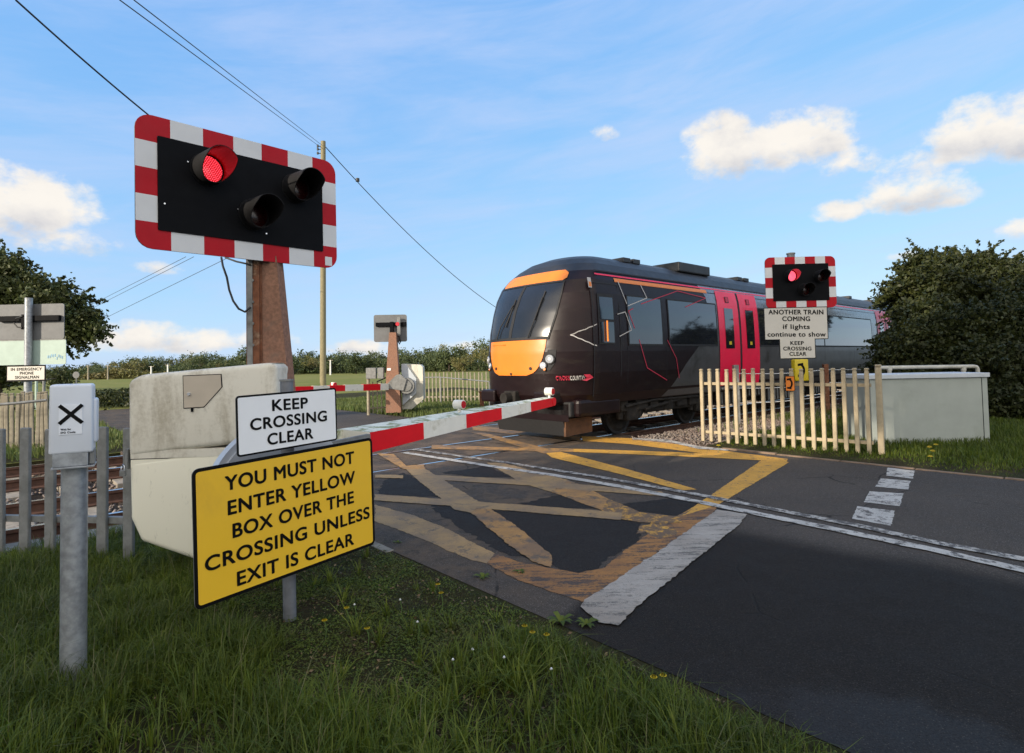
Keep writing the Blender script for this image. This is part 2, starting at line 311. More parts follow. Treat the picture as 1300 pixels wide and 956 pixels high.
# glass / train
def glossy(name, c, rough=.06, coat=1.0):
    m, nt, b = newmat(name); tc = nt.nodes.new('ShaderNodeTexCoord')
    cc = mixc(nt, noise(nt, tc.outputs['Object'], 1.3, 3).step(.3, .7), tuple(x*.8 for x in c), tuple(x*1.2 for x in c)); nt.links.new(cc, b.inputs['Base Color'])
    b.inputs['Roughness'].default_value = rough; b.inputs['Coat Weight'].default_value = coat; b.inputs['Coat Roughness'].default_value = .05; return m
maroon = mat('train_maroon', (0.0105, 0.0048, 0.0055), 0.36, 0.0, .12, 2, coat=.05, spec=.22, dirt=(0.02, 0.014, 0.011), dirt_scale=1.2, dirt_lo=.52, dirt_hi=.75, stretch=(1, 1, 3))
roofm = mat('train_roof', (0.022, 0.023, 0.026), 0.45, 0.0, .15, 3, dirt=(0.032, 0.03, 0.027), spec=.35)
silver = mat('train_silver', (0.20, 0.21, 0.235), 0.28, .45, .1, 2, dirt=(0.11, 0.105, 0.10), dirt_scale=1.5, coat=.4)
silverd = mat('train_lower_grey', (0.085, 0.085, 0.088), 0.35, .3, .1, 2, dirt=(0.04, 0.038, 0.035), dirt_scale=1.5, coat=.1)
tglass = glossy('train_glass', (0.012, 0.014, 0.02)); wglass = glossy('windscreen_glass', (0.012, 0.014, 0.019), .24, 0.0)
torange = mat('train_orange', (0.66, 0.185, 0.010), 0.4, 0, .04, 3, dirt=(0.48, 0.14, 0.02), dirt_lo=.55, dirt_hi=.85, coat=.1)
tred = mat('train_red', (0.78, 0.008, 0.055), 0.4, 0, .06, 2, coat=.2)
tline_w = mat('livery_white', (0.45, 0.43, 0.41), .5, var=.02); tline_r = mat('livery_red', (0.45, 0.02, 0.05), .5, var=.02)
tgrey = mat('train_grey_trim', (0.3, 0.3, 0.32), .4, .2); blackrub = mat('rubber_black', (0.01, 0.01, 0.011), .7, var=.1)
lampglass = mat('headlamp_glass', (0.55, 0.58, 0.62), .15, .6, .1, coat=.6)
def emis(name, c, st, dots=None):
    m, nt, b = newmat(name); b.inputs['Base Color'].default_value = (*c, 1); b.inputs['Emission Strength'].default_value = st
    b.inputs['Roughness'].default_value = .25
    if dots:
        tc = nt.nodes.new('ShaderNodeTexCoord'); uv = nt.nodes.new('ShaderNodeUVMap'); x, y, z = sep(nt, uv.outputs[0])
        fy = (y*dots).frac()-.5; odd = ((y*dots*.5).frac().gt(.5))*.5; fx = ((x*dots*.8+odd)).frac()-.5
        d = fx*fx+fy*fy; k = d.step(.17, .04)
        cc = mixc(nt, k, (c[0]*.30, 0.0, 0.003), (1.0, .075, .11)); nt.links.new(cc, b.inputs['Emission Color']); nt.links.new(cc, b.inputs['Base Color'])
    else: b.inputs['Emission Color'].default_value = (*c, 1)
    return m
ledon = emis('lit_red_lens', (0.9, 0.005, 0.02), 1.05, 15)
ledfar = emis('lit_red_lens_small', (1.0, 0.10, 0.16), 1.0)
ledoff = mat('unlit_red_lens', (0.02, 0.002, 0.002), .25, var=.1, coat=.2)
redlit_inner = emis('hood_inner_redlit', (0.5, 0.0, 0.01), 0.0); redlit_inner.node_tree.nodes['Principled BSDF'].inputs['Base Color'].default_value = (.45, .01, .015, 1)  # red glow of the lit lens painted inside its hood
redlampm = mat('boom_lamp_red', (0.5, 0.01, 0.02), .2, var=.05, coat=.6)

# ------------------------------------------------------------------ object helpers
def setp(o, label=None, cat=None, group=None, kind=None):
    if label: o['label'] = label
    if cat: o['category'] = cat
    if group: o['group'] = group
    if kind: o['kind'] = kind
    return o
def thing(name, loc, label, cat, group=None):
    o = bpy.data.objects.new(name, None); o.empty_display_size = .2; o.location = Vector(loc); col.objects.link(o); return setp(o, label, cat, group)
def base_of(o):
    v = np.zeros(3)
    while o is not None: v = v + np.array(o.location); o = o.parent
    return v
class B:
    """collects shapes given in world metres; build() makes ONE mesh object"""
    def __init__(s): s.v = []; s.f = []; s.m = []; s.mats = []; s.sm = []
    def mi(s, m):
        if m not in s.mats: s.mats.append(m)
        return s.mats.index(m)
    def add(s, vs, fs, m, smooth=False):
        o = len(s.v); s.v += [tuple(float(c) for c in p) for p in vs]; k = s.mi(m)
        for f in fs: s.f.append([i+o for i in f]); s.m.append(k); s.sm.append(smooth)
    def box(s, fr, x0, x1, y0, y1, z0, z1, m, bev=0.0):
        if bev > 0:
            b = min(bev, (x1-x0)*.45, (y1-y0)*.45, (z1-z0)*.45)
            bm = bmesh.new(); bmesh.ops.create_cube(bm, size=1)
            for v in bm.verts: v.co = Vector(((x0+x1)/2+v.co.x*(x1-x0), (y0+y1)/2+v.co.y*(y1-y0), (z0+z1)/2+v.co.z*(z1-z0)))
            bmesh.ops.bevel(bm, geom=bm.edges[:], offset=b, segments=2, affect='EDGES', profile=.6)
            bm.verts.index_update(); s.add([fr.p(*v.co) for v in bm.verts], [[v.index for v in f.verts] for f in bm.faces], m, False); bm.free(); return
        P = [fr.p(x, y, z) for z in (z0, z1) for y in (y0, y1) for x in (x0, x1)]
        s.add(P, [[0,2,3,1],[4,5,7,6],[0,1,5,4],[2,6,7,3],[0,4,6,2],[1,3,7,5]], m)
    def prism(s, pts, ext, m, mside=None):
        """pts: world polygon; ext: extrusion vector"""
        n = len(pts); pts = [np.array(p, float) for p in pts]; ext = np.array(ext, float)
        s.add(pts, [list(range(n))], m); s.add([p+ext for p in pts], [list(range(n))[::-1]], m)
        s.add(pts+[p+ext for p in pts], [[i, (i+1) % n, (i+1) % n+n, i+n] for i in range(n)], mside or m)
    def tube(s, p0, p1, r0, r1=None, m=None, seg=14, caps=True, smooth=True):
        r1 = r0 if r1 is None else r1; p0 = np.array(p0, float); p1 = np.array(p1, float); d = p1-p0; d = d/np.linalg.norm(d)
        a = np.cross(d, UP if abs(d[2]) < .9 else np.array([1.0, 0, 0])); a /= np.linalg.norm(a); b = np.cross(d, a)
        vs = []
        for p, r in ((p0, r0), (p1, r1)):
            for i in range(seg): an = 2*math.pi*i/seg; vs.append(p + r*(math.cos(an)*a+math.sin(an)*b))
        s.add(vs, [[i, (i+1) % seg, (i+1) % seg+seg, i+seg] for i in range(seg)], m, smooth)
        if caps: s.add(vs[:seg], [list(range(seg))[::-1]], m); s.add(vs[seg:], [list(range(seg))], m)
    def path(s, pts, r, m, seg=8):
        pts = [np.array(p, float) for p in pts]; rings = []
        for i, p in enumerate(pts):
            d = pts[min(i+1, len(pts)-1)]-pts[max(i-1, 0)]; d = d/np.linalg.norm(d)
            a = np.cross(d, UP if abs(d[2]) < .95 else np.array([1.0, 0, 0])); a /= np.linalg.norm(a); b = np.cross(d, a)
            rings += [p + r*(math.cos(2*math.pi*k/seg)*a+math.sin(2*math.pi*k/seg)*b) for k in range(seg)]
        fs = [[j*seg+i, j*seg+(i+1) % seg, (j+1)*seg+(i+1) % seg, (j+1)*seg+i] for j in range(len(pts)-1) for i in range(seg)]
        s.add(rings, fs, m, True)
    def sheet(s, pts, z, m):
        s.add([(p[0], p[1], z) for p in pts], [list(range(len(pts)))], m)
    def grid(s, rows, m, smooth=True):
        R = len(rows); Cn = len(rows[0]); vs = [p for r in rows for p in r]
        s.add(vs, [[i*Cn+j, i*Cn+j+1, (i+1)*Cn+j+1, (i+1)*Cn+j] for i in range(R-1) for j in range(Cn-1)], m, smooth)
    def build(s, name, parent=None, **kw):
        base = base_of(parent) if parent else np.array(kw.pop('loc', (0, 0, 0)), float)
        me = bpy.data.meshes.new(name); me.from_pydata([tuple(np.array(v)-base) for v in s.v], [], s.f)
        for m in s.mats: me.materials.append(m)
        me.polygons.foreach_set('material_index', s.m); me.polygons.foreach_set('use_smooth', s.sm); me.update()
        o = bpy.data.objects.new(name, me); col.objects.link(o)
        if parent: o.parent = parent
        else: o.location = Vector(base)
        return setp(o, **kw)
def npmesh(name, V, Fc, m, parent=None, smooth=False, **kw):
    """V (n,3), Fc (k,4) or (k,3) arrays in world metres"""
    base = base_of(parent) if parent else np.array(kw.pop('loc', (0, 0, 0)), float)
    me = bpy.data.meshes.new(name); V = V-base; k = Fc.shape[1]
    me.vertices.add(len(V)); me.vertices.foreach_set('co', V.astype(np.float32).ravel())
    me.loops.add(Fc.size); me.loops.foreach_set('vertex_index', Fc.astype(np.int32).ravel())
    me.polygons.add(len(Fc)); me.polygons.foreach_set('loop_start', np.arange(0, Fc.size, k, dtype=np.int32)); me.polygons.foreach_set('loop_total', np.full(len(Fc), k, dtype=np.int32))
    me.update(calc_edges=True); me.materials.append(m)
    if smooth: me.polygons.foreach_set('use_smooth', [True]*len(Fc))
    o = bpy.data.objects.new(name, me); col.objects.link(o)
    if parent: o.parent = parent
    else: o.location = Vector(base)
    return setp(o, **kw)
class Fr:
    def __init__(s, o, X=(1,0,0), Y=None, Z=(0,0,1)):
        s.o = np.array(o, float); s.X = np.array(X, float); s.X /= np.linalg.norm(s.X)
        Z = np.array(Z, float); Z = Z - s.X*(Z@s.X); s.Z = Z/np.linalg.norm(Z); s.Y = np.cross(s.Z, s.X)   # Y points away from the viewer for panels
    def p(s, x, y, z): return s.o + x*s.X + y*s.Y + z*s.Z
    def hit(s, x, y):
        d = ray(x, y); k = ((s.o-CP)@s.Y)/(d@s.Y); q = CP+d*k-s.o; return float(q@s.X), float(q@s.Z)
def panel(TL, BL, TR, BR, H):
    ZL = F*H/(BL[1]-TL[1]); ZR = F*H/(BR[1]-TR[1])
    a = (at(*TL, ZL)+at(*BL, ZL))/2; b = (at(*TR, ZR)+at(*BR, ZR))/2
    return Fr((a+b)/2, b-a), float(np.linalg.norm(b-a))
def text_mesh(txt, bold=0.0):
    cu = bpy.data.curves.new('t', 'FONT'); cu.body = txt; cu.size = 1; cu.offset = bold; cu.space_character = 1.08
    o = bpy.data.objects.new('t', cu); col.objects.link(o); dg = bpy.context.evaluated_depsgraph_get(); dg.update()
    me = bpy.data.meshes.new_from_object(o.evaluated_get(dg)); V = np.array([tuple(v.co) for v in me.vertices]); Fs = [list(p.vertices) for p in me.polygons]
    bpy.data.objects.remove(o); bpy.data.curves.remove(cu); bpy.data.meshes.remove(me); return V, Fs
def put_text(b, fr, txt, x0, x1, z0, cap, y, m, bold=0.0, boldk=0.045, slope=0.0):
    bold = 0.0
    V, Fs = text_mesh(txt, bold); mnx, mxx = V[:, 0].min(), V[:, 0].max()
    ch = text_mesh('H', bold)[0][:, 1]; k = cap/(ch.max()-ch.min())
    d = cap*boldk
    for i, (ex, ez) in enumerate(((0, 0), (d, 0), (-d, 0), (0, d*.8), (0, -d*.8), (d*.7, d*.6), (-d*.7, -d*.6), (d*.7, -d*.6), (-d*.7, d*.6)) if boldk else ((0, 0),)):
        P = [fr.p(x0+ex+(v[0]-mnx)/(mxx-mnx)*(x1-x0), y-.00012*i, z0+ez+v[1]*k+slope*(v[0]-mnx)/(mxx-mnx)) for v in V]
        b.add(P, Fs, m)
def rrect(x0, x1, z0, z1, r, k=5):
    out = []
    for cx, cz, a in ((x1-r, z1-r, 0), (x0+r, z1-r, 90), (x0+r, z0+r, 180), (x1-r, z0+r, 270)):
        for i in range(k+1): an = math.radians(a+90*i/k); out.append((cx+r*math.cos(an), cz+r*math.sin(an)))
    return out
def plate(b, fr, x0, x1, z0, z1, r, y0, y1, mf, mside=None, k=5):
    pts = [fr.p(x, y0, z) for x, z in rrect(x0, x1, z0, z1, r, k)]; b.prism(pts, fr.Y*(y1-y0), mf, mside)
def ident(loc): return Fr(loc)

# ------------------------------------------------------------------ ground sheets
def strip(name, s0, s1, n0, n1, z, m, kind='structure', ns=1, nn=1):
    b = B(); rows = [[SN(s0+(s1-s0)*i/ns, n0+(n1-n0)*j/nn, z) for i in range(ns+1)] for j in range(nn+1)]; b.grid(rows, m, False); return b.build(name, kind=kind)
strip('ground', -2500, 3000, -2500, 7.0, -.03, soil)
strip('field', -2500, 3000, 13.2, 3500, -.03, fieldm)
strip('track_bed', -400, 700, 6.9, 13.3, -.26, ballm)
b = B()
for n in (7.0, 13.2): b.add([SN(-400, n, -.03), SN(700, n, -.03), SN(700, n, -.30), SN(-400, n, -.30)], [[0, 1, 2, 3]], soil)
b.build('track_bed_bank', kind='structure')
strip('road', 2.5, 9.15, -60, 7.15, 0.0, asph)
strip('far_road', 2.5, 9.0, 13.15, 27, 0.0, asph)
b = B(); fr = Fr(SN(0, 0, 0), T)     # fr.Y = M_
G0, G1, G2, G3 = 7.58, 9.02, 11.0, 12.44   # rail lines
def deckslab(n0, n1): b.box(fr, 1.9, 9.7, n0, n1, -.24, -.002, deckm)
for a, c in ((7.15, G0-.045), (G0+.09, G1-.09), (G1+.045, G2-.045), (G2+.09, G3-.09), (G3+.045, 13.15)): deckslab(a, c)
b.build('crossing_deck', kind='structure')
# faint panel joints and old patches on the deck and the road
b = B()
for s_ in np.arange(2.3, 9.6, 1.22):
    for a, c in ((G0+.1, G1-.1), (G2+.1, G3-.1)): b.sheet([SN(s_, a), SN(s_+.02, a), SN(s_+.02, c), SN(s_, c)], .001, asph_dark)
b.build('deck_joints', kind='structure')
def patch(name, pts, m, z=.004):
    b = B(); b.sheet([gnd(*p) for p in pts], z, m); return b.build(name, kind='structure')
def ragged(pts, amp=.035, step=.12):
    """densify a ground polygon and roughen its outline at two scales"""
    P = [gnd(*p)[:2] for p in pts]; out = []; ph = rng.uniform(0, 6.28, 3); u = 0.0
    for i, a in enumerate(P):
        c = P[(i+1) % len(P)]; L = np.linalg.norm(c-a)+1e-9; n = max(1, int(L/step)); q = np.array([-(c-a)[1], (c-a)[0]])/L
        for k in range(n):
            u += L/n; w = amp*.22*(math.sin(u*9+ph[0])+.7*math.sin(u*23+ph[1])+.5*math.sin(u*51+ph[2]))+rng.normal(0, amp*.28)
            out.append(a+(c-a)*k/n+(q*w if k else 0))
    return out
def rsheet(name, pts, m, z, amp=.012, step=.03):
    P = ragged(pts, amp, min(step, .04)); b = B(); b.add([(p[0], p[1], z) for p in P], [list(range(len(P)))], m); return b.build(name, kind='structure')
rsheet('road_repair_patch', [(612,648),(700,652),(795,659),(818,668),(812,684),(790,700),(770,712),(748,729),(722,727),(695,716),(665,694),(640,672)], asph_dark, .0012+.0005*rng.random(), .05, .12)
rsheet('road_repair_patch', [(545,640),(590,643),(640,684),(675,712),(640,702),(590,675),(560,655)], asph_dark, .0012+.0005*rng.random(), .05, .12)
rsheet('road_repair_patch', [(655,640),(740,622),(770,636),(765,646),(700,645)], asph_dark, .0012+.0005*rng.random(), .05, .12)
rsheet('road_repair_patch', [(790,640),(850,633),(960,650),(905,652),(860,655),(800,648)], asph_dark, .0024+.0005*rng.random(), .03, .12)
rsheet('road_repair_patch', [(485,612),(510,600),(540,612),(575,632),(520,630),(480,628)], asph_dark, .0018+.0005*rng.random(), .04, .12)
rsheet('road_repair_patch', [(560,600),(620,592),(650,606),(600,606)], asph_dark, .0018+.0005*rng.random(), .04, .12)
# yellow box: worn side, hatching, bright far corner
YB = [
 ('faded', [(476,641),(520,653),(560,668),(600,689),(628,703),(618,716),(600,712),(560,695),(520,678),(476,662)]),
 ('dirty', [(628,703),(660,714),(700,722),(735,728),(765,722),(815,683),(856,657),(912,640),(905,652),(860,684),(745,765),(700,752),(655,735),(618,716)]),
 ('bright', [(972,581),(1002,587),(912,641),(858,658),(892,636)]),
 ('patchy', [(818,672),(828,664),(846,668),(862,676),(852,681),(836,684),(824,680)]),
 ('patchy', [(866,652),(880,646),(852,664),(830,673),(808,678),(812,668),(840,664)]),
 ('bright', [(738,554),(810,557),(900,570),(1000,583),(998,587),(900,577),(800,564),(740,560)]),
 ('worn', [(600,540),(736,553),(738,560),(600,546)]),
 ('bright', [(728,570),(850,574),(975,580),(972,585),(850,579),(728,574)]),
 ('worn', [(548,565),(632,568),(728,570),(728,574),(632,572),(548,570)]),
 ('bright', [(690,573),(712,574),(800,597),(885,622),(866,623),(790,603),(700,581)]),
 ('worn', [(598,549),(616,550),(712,574),(690,576)]),
 ('faded', [(618,588),(638,588),(722,610),(700,625),(665,615)]),
 ('worn', [(722,610),(750,622),(778,637),(768,650),(735,638),(700,625)]),
 ('patchy', [(772,634),(790,641),(812,651),(835,654),(862,657),(866,664),(838,665),(812,664),(790,660),(776,656),(764,649)]),
 ('faded', [(541,603),(673,610),(740,616),(840,625),(850,631),(740,623),(673,617),(541,609)]),
 ('faded', [(512,593),(540,596),(612,640),(598,652),(578,648),(530,610)]),
 ('worn', [(612,640),(655,668),(700,706),(700,722),(676,714),(640,688),(598,652)]),
 ('faded', [(476,628),(585,636),(758,649),(790,652),(788,661),(585,644),(476,636)]),
 ('worn', [(478,576),(500,577),(516,592),(538,590),(540,596),(512,596)]),
 ('faded', [(476,603),(512,604),(512,608),(476,607)]),
]
mp_ = {'faded': py_faded, 'dirty': py_dirty, 'bright': py_bright, 'worn': py_worn, 'patchy': py_patch}
for i, (k, pts) in enumerate(YB): rsheet('yellow_box_marking', pts, mp_[k], .0030+.0003*i, .016 if k != 'bright' else .008)
def road_line(name, cl, w, m, z):
    P = [gnd(*p)[:2] for p in cl]; D = []
    for a, c in zip(P, P[1:]):
        n = max(1, int(np.linalg.norm(c-a)/.08)); D += [a+(c-a)*k/n for k in range(n)]
    D.append(P[-1]); L, Rr = [], []
    for i, p in enumerate(D):
        d = D[min(i+1, len(D)-1)]-D[max(i-1, 0)]; d /= np.linalg.norm(d); q = np.array([-d[1], d[0]]); L.append(p+q*(w/2+rng.normal(0, .004))); Rr.append(p-q*(w/2+rng.normal(0, .004)))
    b = B(); b.add([(*p, z) for p in L]+[(*p, z) for p in Rr], [[i, i+1, i+1+len(D), i+len(D)] for i in range(len(D)-1)], m); return b.build(name, kind='structure')
road_line('centre_line', [(525,571),(640,587.5),(760,606),(885,628.5),(977,646.5),(1083,667),(1189,690),(1300,711),(1500,752)], .115, pw_worn, .0094)
road_line('centre_line', [(513,575),(620,592),(700,603.5),(792,619),(885,637.5),(917,644),(1069,675),(1180,698),(1300,725),(1500,770)], .13, pw_line, .0097)
rsheet('stop_line', [(737,772),(742,763),(751,758),(830,706),(910,648),(949,654),(940,666),(870,722),(806,774),(785,796),(760,792)], pw_stop, .0100, .014)
for pts in ([(1127,594),(1161,598),(1159,608),(1125,604)], [(1118,607.5),(1156,611),(1153,622),(1111,618)], [(1104,624),(1147,627),(1142,643),(1097,638)], [(1088,643),(1136,649),(1131,668),(1082,659)]):
    rsheet('broken_line', pts, pw_line, .004, .01)
rsheet('deck_edge_line', [(803,556.5),(850,559),(886,567),(925,571),(925,573),(886,570.5),(850,562),(803,559)], pw_line, .0103, .006)
# kerb edging on the near left, low concrete edging on the right
b = B(); frk = Fr(SN(0, 0, 0), T)
for i in range(9):
    n0 = -1.2+i*.915; dz = rng.normal(0, .006); zz_ = .008 if 3.4 < n0+.4 < 5.6 else -.03
    b.box(frk, 2.45+rng.normal(0, .012), 2.505+rng.normal(0, .006), n0, n0+.90, -.1, zz_+dz, conc, .012)
b.build('kerb', kind='structure')
b = B()
for i in range(14):
    n0 = -6+i*.915; b.box(frk, 9.16, 9.24, n0, n0+.90, -.1, .012+rng.normal(0, .006), kerbbrown, .012)
b.build('kerb', kind='structure')

# ------------------------------------------------------------------ railway tracks
def rail_mesh(b, n, s0, s1):
    prof = [(-.07, -.159), (.07, -.159), (.07, -.145), (.012, -.12), (.010, -.05), (.035, -.035), (.035, -.002), (-.035, -.002), (-.035, -.035), (-.010, -.05), (-.012, -.12), (-.07, -.145)]
    a = [SN(s0, n+y, z) for y, z in prof]; c = [SN(s1, n+y, z) for y, z in prof]; k = len(prof)
    b.add(a+c, [[i, (i+1) % k, (i+1) % k+k, i+k] for i in range(k)], railside); b.add([SN(s0, n-.033, 0), SN(s1, n-.033, 0), SN(s1, n+.033, 0), SN(s0, n+.033, 0)], [[0, 1, 2, 3]], railhead)
for (ga, gb), lab in (((G0, G1), 'nearer railway track carrying the train, rails sunk into the crossing'), ((G2, G3), 'farther empty railway track behind the train, rails set in the crossing')):
    t = thing('railway_track', SN(0, (ga+gb)/2, -.26), lab, 'railway track', 'railway tracks')
    for n in (ga, gb): bb = B(); rail_mesh(bb, n, -60, 320); bb.build('rail', t)
    first = None; cnt = 0
    for s_ in list(np.arange(-14, 1.9, .65))+list(np.arange(9.9, 38, .65)):
        if first is None:
            bb = B(); bb.box(Fr(SN(s_, (ga+gb)/2, 0), T), -.13, .13, -1.25, 1.25, -.27, -.165, sleeperm, .012); first = bb.build('sleeper', t); s00 = s_
        else:
            c = first.copy(); col.objects.link(c); c.location = Vector(T*(s_-s00)); c.parent = t
# ballast stones
def stones(name, n, region, smin, smax, z0):
    P = region(n); k = len(P); oct_ = np.array([[1,0,0],[-1,0,0],[0,1,0],[0,-1,0],[0,0,1],[0,0,-1]], float); ft = np.array([[0,2,4],[2,1,4],[1,3,4],[3,0,4],[2,0,5],[1,2,5],[3,1,5],[0,3,5]])
    sc = rng.uniform(smin, smax, (k, 1, 1)) * rng.uniform(.6, 1.3, (k, 6, 1)); A = rng.uniform(0, 6.28, k); c, s = np.cos(A), np.sin(A); o = oct_[None]*sc
    V = np.stack([o[..., 0]*c[:, None]-o[..., 1]*s[:, None], o[..., 0]*s[:, None]+o[..., 1]*c[:, None], o[..., 2]*.7], -1)
    tl = rng.normal(0, .4, (k, 1)); V[..., 2] += V[..., 0]*tl; V += P[:, None, :]; V[..., 2] += z0
    Fc = (np.arange(k)[:, None, None]*6+ft[None]).reshape(-1, 3); return npmesh(name, V.reshape(-1, 3), Fc, stonem, label='grey brown ballast stones lying between and beside the rails', cat='ballast', kind='stuff')
def regn(n):
    a = int(n*.55); s = np.concatenate([rng.uniform(-9, 1.8, a), rng.uniform(9.9, 26, n-a)]); q = rng.uniform(6.7, 13.3, n)
    keep = np.ones(n, bool)
    for g in (G0, G1, G2, G3): keep &= abs(q-g) > .07
    z = rng.uniform(0, .05, n); s, q, z = s[keep], q[keep], z[keep]; return s[:, None]*T+q[:, None]*M_+z[:, None]*UP
stones('ballast', 16000, regn, .018, .04, -.22)
def regs(n):
    s = rng.uniform(9.25, 20, n)**1.0; q = rng.uniform(5.4, 7.0, n); return s[:, None]*T+q[:, None]*M_+rng.uniform(0, .012, n)[:, None]*UP
stones('ballast', 7000, regs, .012, .034, -.015)
b = B()
for i in range(22):
    s0 = -18+i*.92
    if s0 < 1.4: b.box(frk, s0, s0+.9, 6.55, 6.85, -.1, .03+rng.normal(0, .006), conc, .01)
setp(b.build('cable_trough'), 'row of flat grey concrete cable trough covers beside the near rail', 'cable trough')

# ------------------------------------------------------------------ the train
NC = 8.30
zt = np.array([.72, .9, 1.3, 1.7, 2.1, 2.5, 2.8, 3.06, 3.25, 3.42, 3.55, 3.65, 3.72, 3.76])
ft_ = np.array([7.60, 7.50, 7.48, 7.49, 7.55, 7.68, 7.82, 8.00, 8.16, 8.34, 8.52, 8.80, 9.3, 10.2])
ht_ = np.array([1.24, 1.31, 1.345, 1.355, 1.35, 1.335, 1.315, 1.275, 1.20, 1.06, .88, .66, .38, .0])
def fz(z): return np.interp(z, zt, ft_)
def hz(z): return np.interp(z, zt, ht_)
SC = 8.5
def bz(z): return max(.55, SC-fz(z))
def nose(phi, z, off=0.0):
    """phi -90..90 deg round the nose in plan; +90 = near side corner"""
    a = math.radians(abs(phi)); e = 2/2.3; y = hz(z)*math.sin(a)**e; s = fz(z)+bz(z)*(1-math.cos(a)**e)
    p = np.array([s, -math.copysign(y, phi), z]); 
    if off:
        d = .5; 
        def raw(ph, zz):
            aa = math.radians(min(90, abs(ph))); return np.array([fz(zz)+bz(zz)*(1-max(0, math.cos(aa))**e), -math.copysign(hz(zz)*math.sin(aa)**e, ph), zz])
        u = raw(min(90, phi+d), z)-raw(max(-90, phi-d), z); v = raw(phi, min(3.75, z+.02))-raw(phi, max(.72, z-.02)); n = np.cross(u, v); n /= (np.linalg.norm(n)+1e-9)
        if n[0] > 0 and abs(n[0]) > .3: n = -n
        if abs(n[0]) <= .3 and n[1]*p[1] < 0: n = -n
        p = p+n*off
    return SN(p[0], NC+p[1], p[2])
def side(s, z, off=0.0, sgn=1): return SN(s, NC-sgn*(hz(z)+off), z)
train = thing('passenger_train', SN(8, NC, 0), 'dark maroon diesel passenger train with orange nose and red doors on the crossing', 'train')
def car(s0, s1, nosed, name):
    b = B(); phis = [ -90+180*i/60 for i in range(61)]; rows = []
    for z in zt:
        if nosed:
            r = [side(s1, z, 0, -1)]+[side(s, z, 0, -1) for s in (s1-6, s0+5)]
            r += [nose(p, z) for p in phis]; r += [side(s, z) for s in (s0+5, s1-6, s1)]
            # keep the roof centre ring sane
        else: r = [side(s1, z, 0, -1), side(s0, z, 0, -1), side(s0, z), side(s1, z)]
        rows.append(r)
    for k in range(len(zt)-1): b.grid([rows[k], rows[k+1]], roofm if zt[k] >= 3.24 else maroon)
    b.add([side(s1, z, 0, 1) for z in zt]+[side(s1, z, 0, -1) for z in zt[::-1]], [list(range(2*len(zt)))], blackrub)
    lo = rows[0]; b.add(lo, [list(range(len(lo)))], darkiron)
    return b.build(name, train)
body = car(7.2, 30.6, True, 'body'); body2 = car(31.3, 54.5, False, 'trailing_car_body')
def spatch(b, z0, z1, sl, sr, m, off, nz=10):
    rows = []
    for i in range(nz+1):
        z = z0+(z1-z0)*i/nz; a = sl(z) if callable(sl) else sl; c = sr(z) if callable(sr) else sr
        rows.append([side(a+(c-a)*j/6, z, off) for j in range(7)])
    b.grid(rows, m)
def npatch(b, z0, z1, pl, pr, m, off, nz=14, npj=26):
    rows = []
    for i in range(nz+1):
        z = z0+(z1-z0)*i/nz; a = pl(z) if callable(pl) else pl; c = pr(z) if callable(pr) else pr
        rows.append([nose(a+(c-a)*j/npj, z, off) for j in range(npj+1)])
    b.grid(rows, m)
# livery: silver sweep
def sweep(z): return np.interp(z, [.72, 1.0, 1.44, 1.86, 2.1], [10.55, 10.95, 11.45, 12.05, 12.3])
b = B(); spatch(b, .74, 1.86, sweep, 30.6, silverd, .004); spatch(b, 1.86, 3.22, lambda z: np.interp(z, [1.86, 2.2, 2.9, 3.22], [12.05, 12.35, 12.45, 12.2]), 30.6, silver, .004); b.build('silver_side_panel', train)
# orange cantrail stripe, thin red line
b = B(); spatch(b, 3.04, 3.12, 9.05, 12.5, torange, .009); b.build('orange_stripe', train)
b = B(); spatch(b, 3.15, 3.18, 8.5, 30, tred, .01, 2); spatch(b, 3.225, 3.25, 8.5, 30, blackrub, .02, 2); b.build('cantrail_line', train)
for s_ in (9.32, 10.66, 16.9, 19.4, 22.0): b = B(); spatch(b, .78, 1.78, s_, s_+.012, blackrub, .0065, 3); b.build('panel_seam', train)
# passenger windows
wins = [(9.38, 10.52), (10.80, 12.78), (15.0, 19.35), (19.42, 23.9), (26.9, 29.9)]
for a, c in wins:
    b = B(); spatch(b, 1.84, 2.78, a, c, tglass, .012); w_ = b.build('window', train)
    b = B(); spatch(b, 1.80, 1.84, a-.03, c+.03, blackrub, .014, 2); spatch(b, 2.78, 2.81, a-.03, c+.03, blackrub, .014, 2); spatch(b, 1.84, 2.78, a-.04, a, blackrub, .014, 3); spatch(b, 1.84, 2.78, c, c+.04, blackrub, .014, 3)
    b.build('window_frame', w_)
for s0, s1 in ((12.88, 14.93), (24.6, 26.6)):
    mid = (s0+s1)/2+.02
    for a, c in ((s0, mid-.05), (mid+.05, s1)):
        b = B(); spatch(b, .86, 3.13, a, c, tred, .02); d_ = b.build('door', train)
        b = B(); w0 = (a+c)/2-.21; spatch(b, 1.75, 2.72, w0, w0+.42, tglass, .028); b.build('door_window', d_)
        b = B(); spatch(b, 2.86, 3.0, w0+.1, w0+.28, blackrub, .028, 2); spatch(b, 2.87, 2.99, w0+.13, w0+.25, tline_r, .031, 2); spatch(b, 1.84, 1.92, w0+.15, w0+.27, yellowbox, .031, 2); b.build('door_sign', d_)
    b = B(); spatch(b, .86, 3.13, mid-.045, mid+.045, blackrub, .015); b.build('door_seal', train)
    b = B(); fr2 = Fr(side((s0+s1)/2, .8), T); b.box(fr2, -1.0, 1.0, -.12, .1, -.02, .02, galvd); b.build('door_step', train)
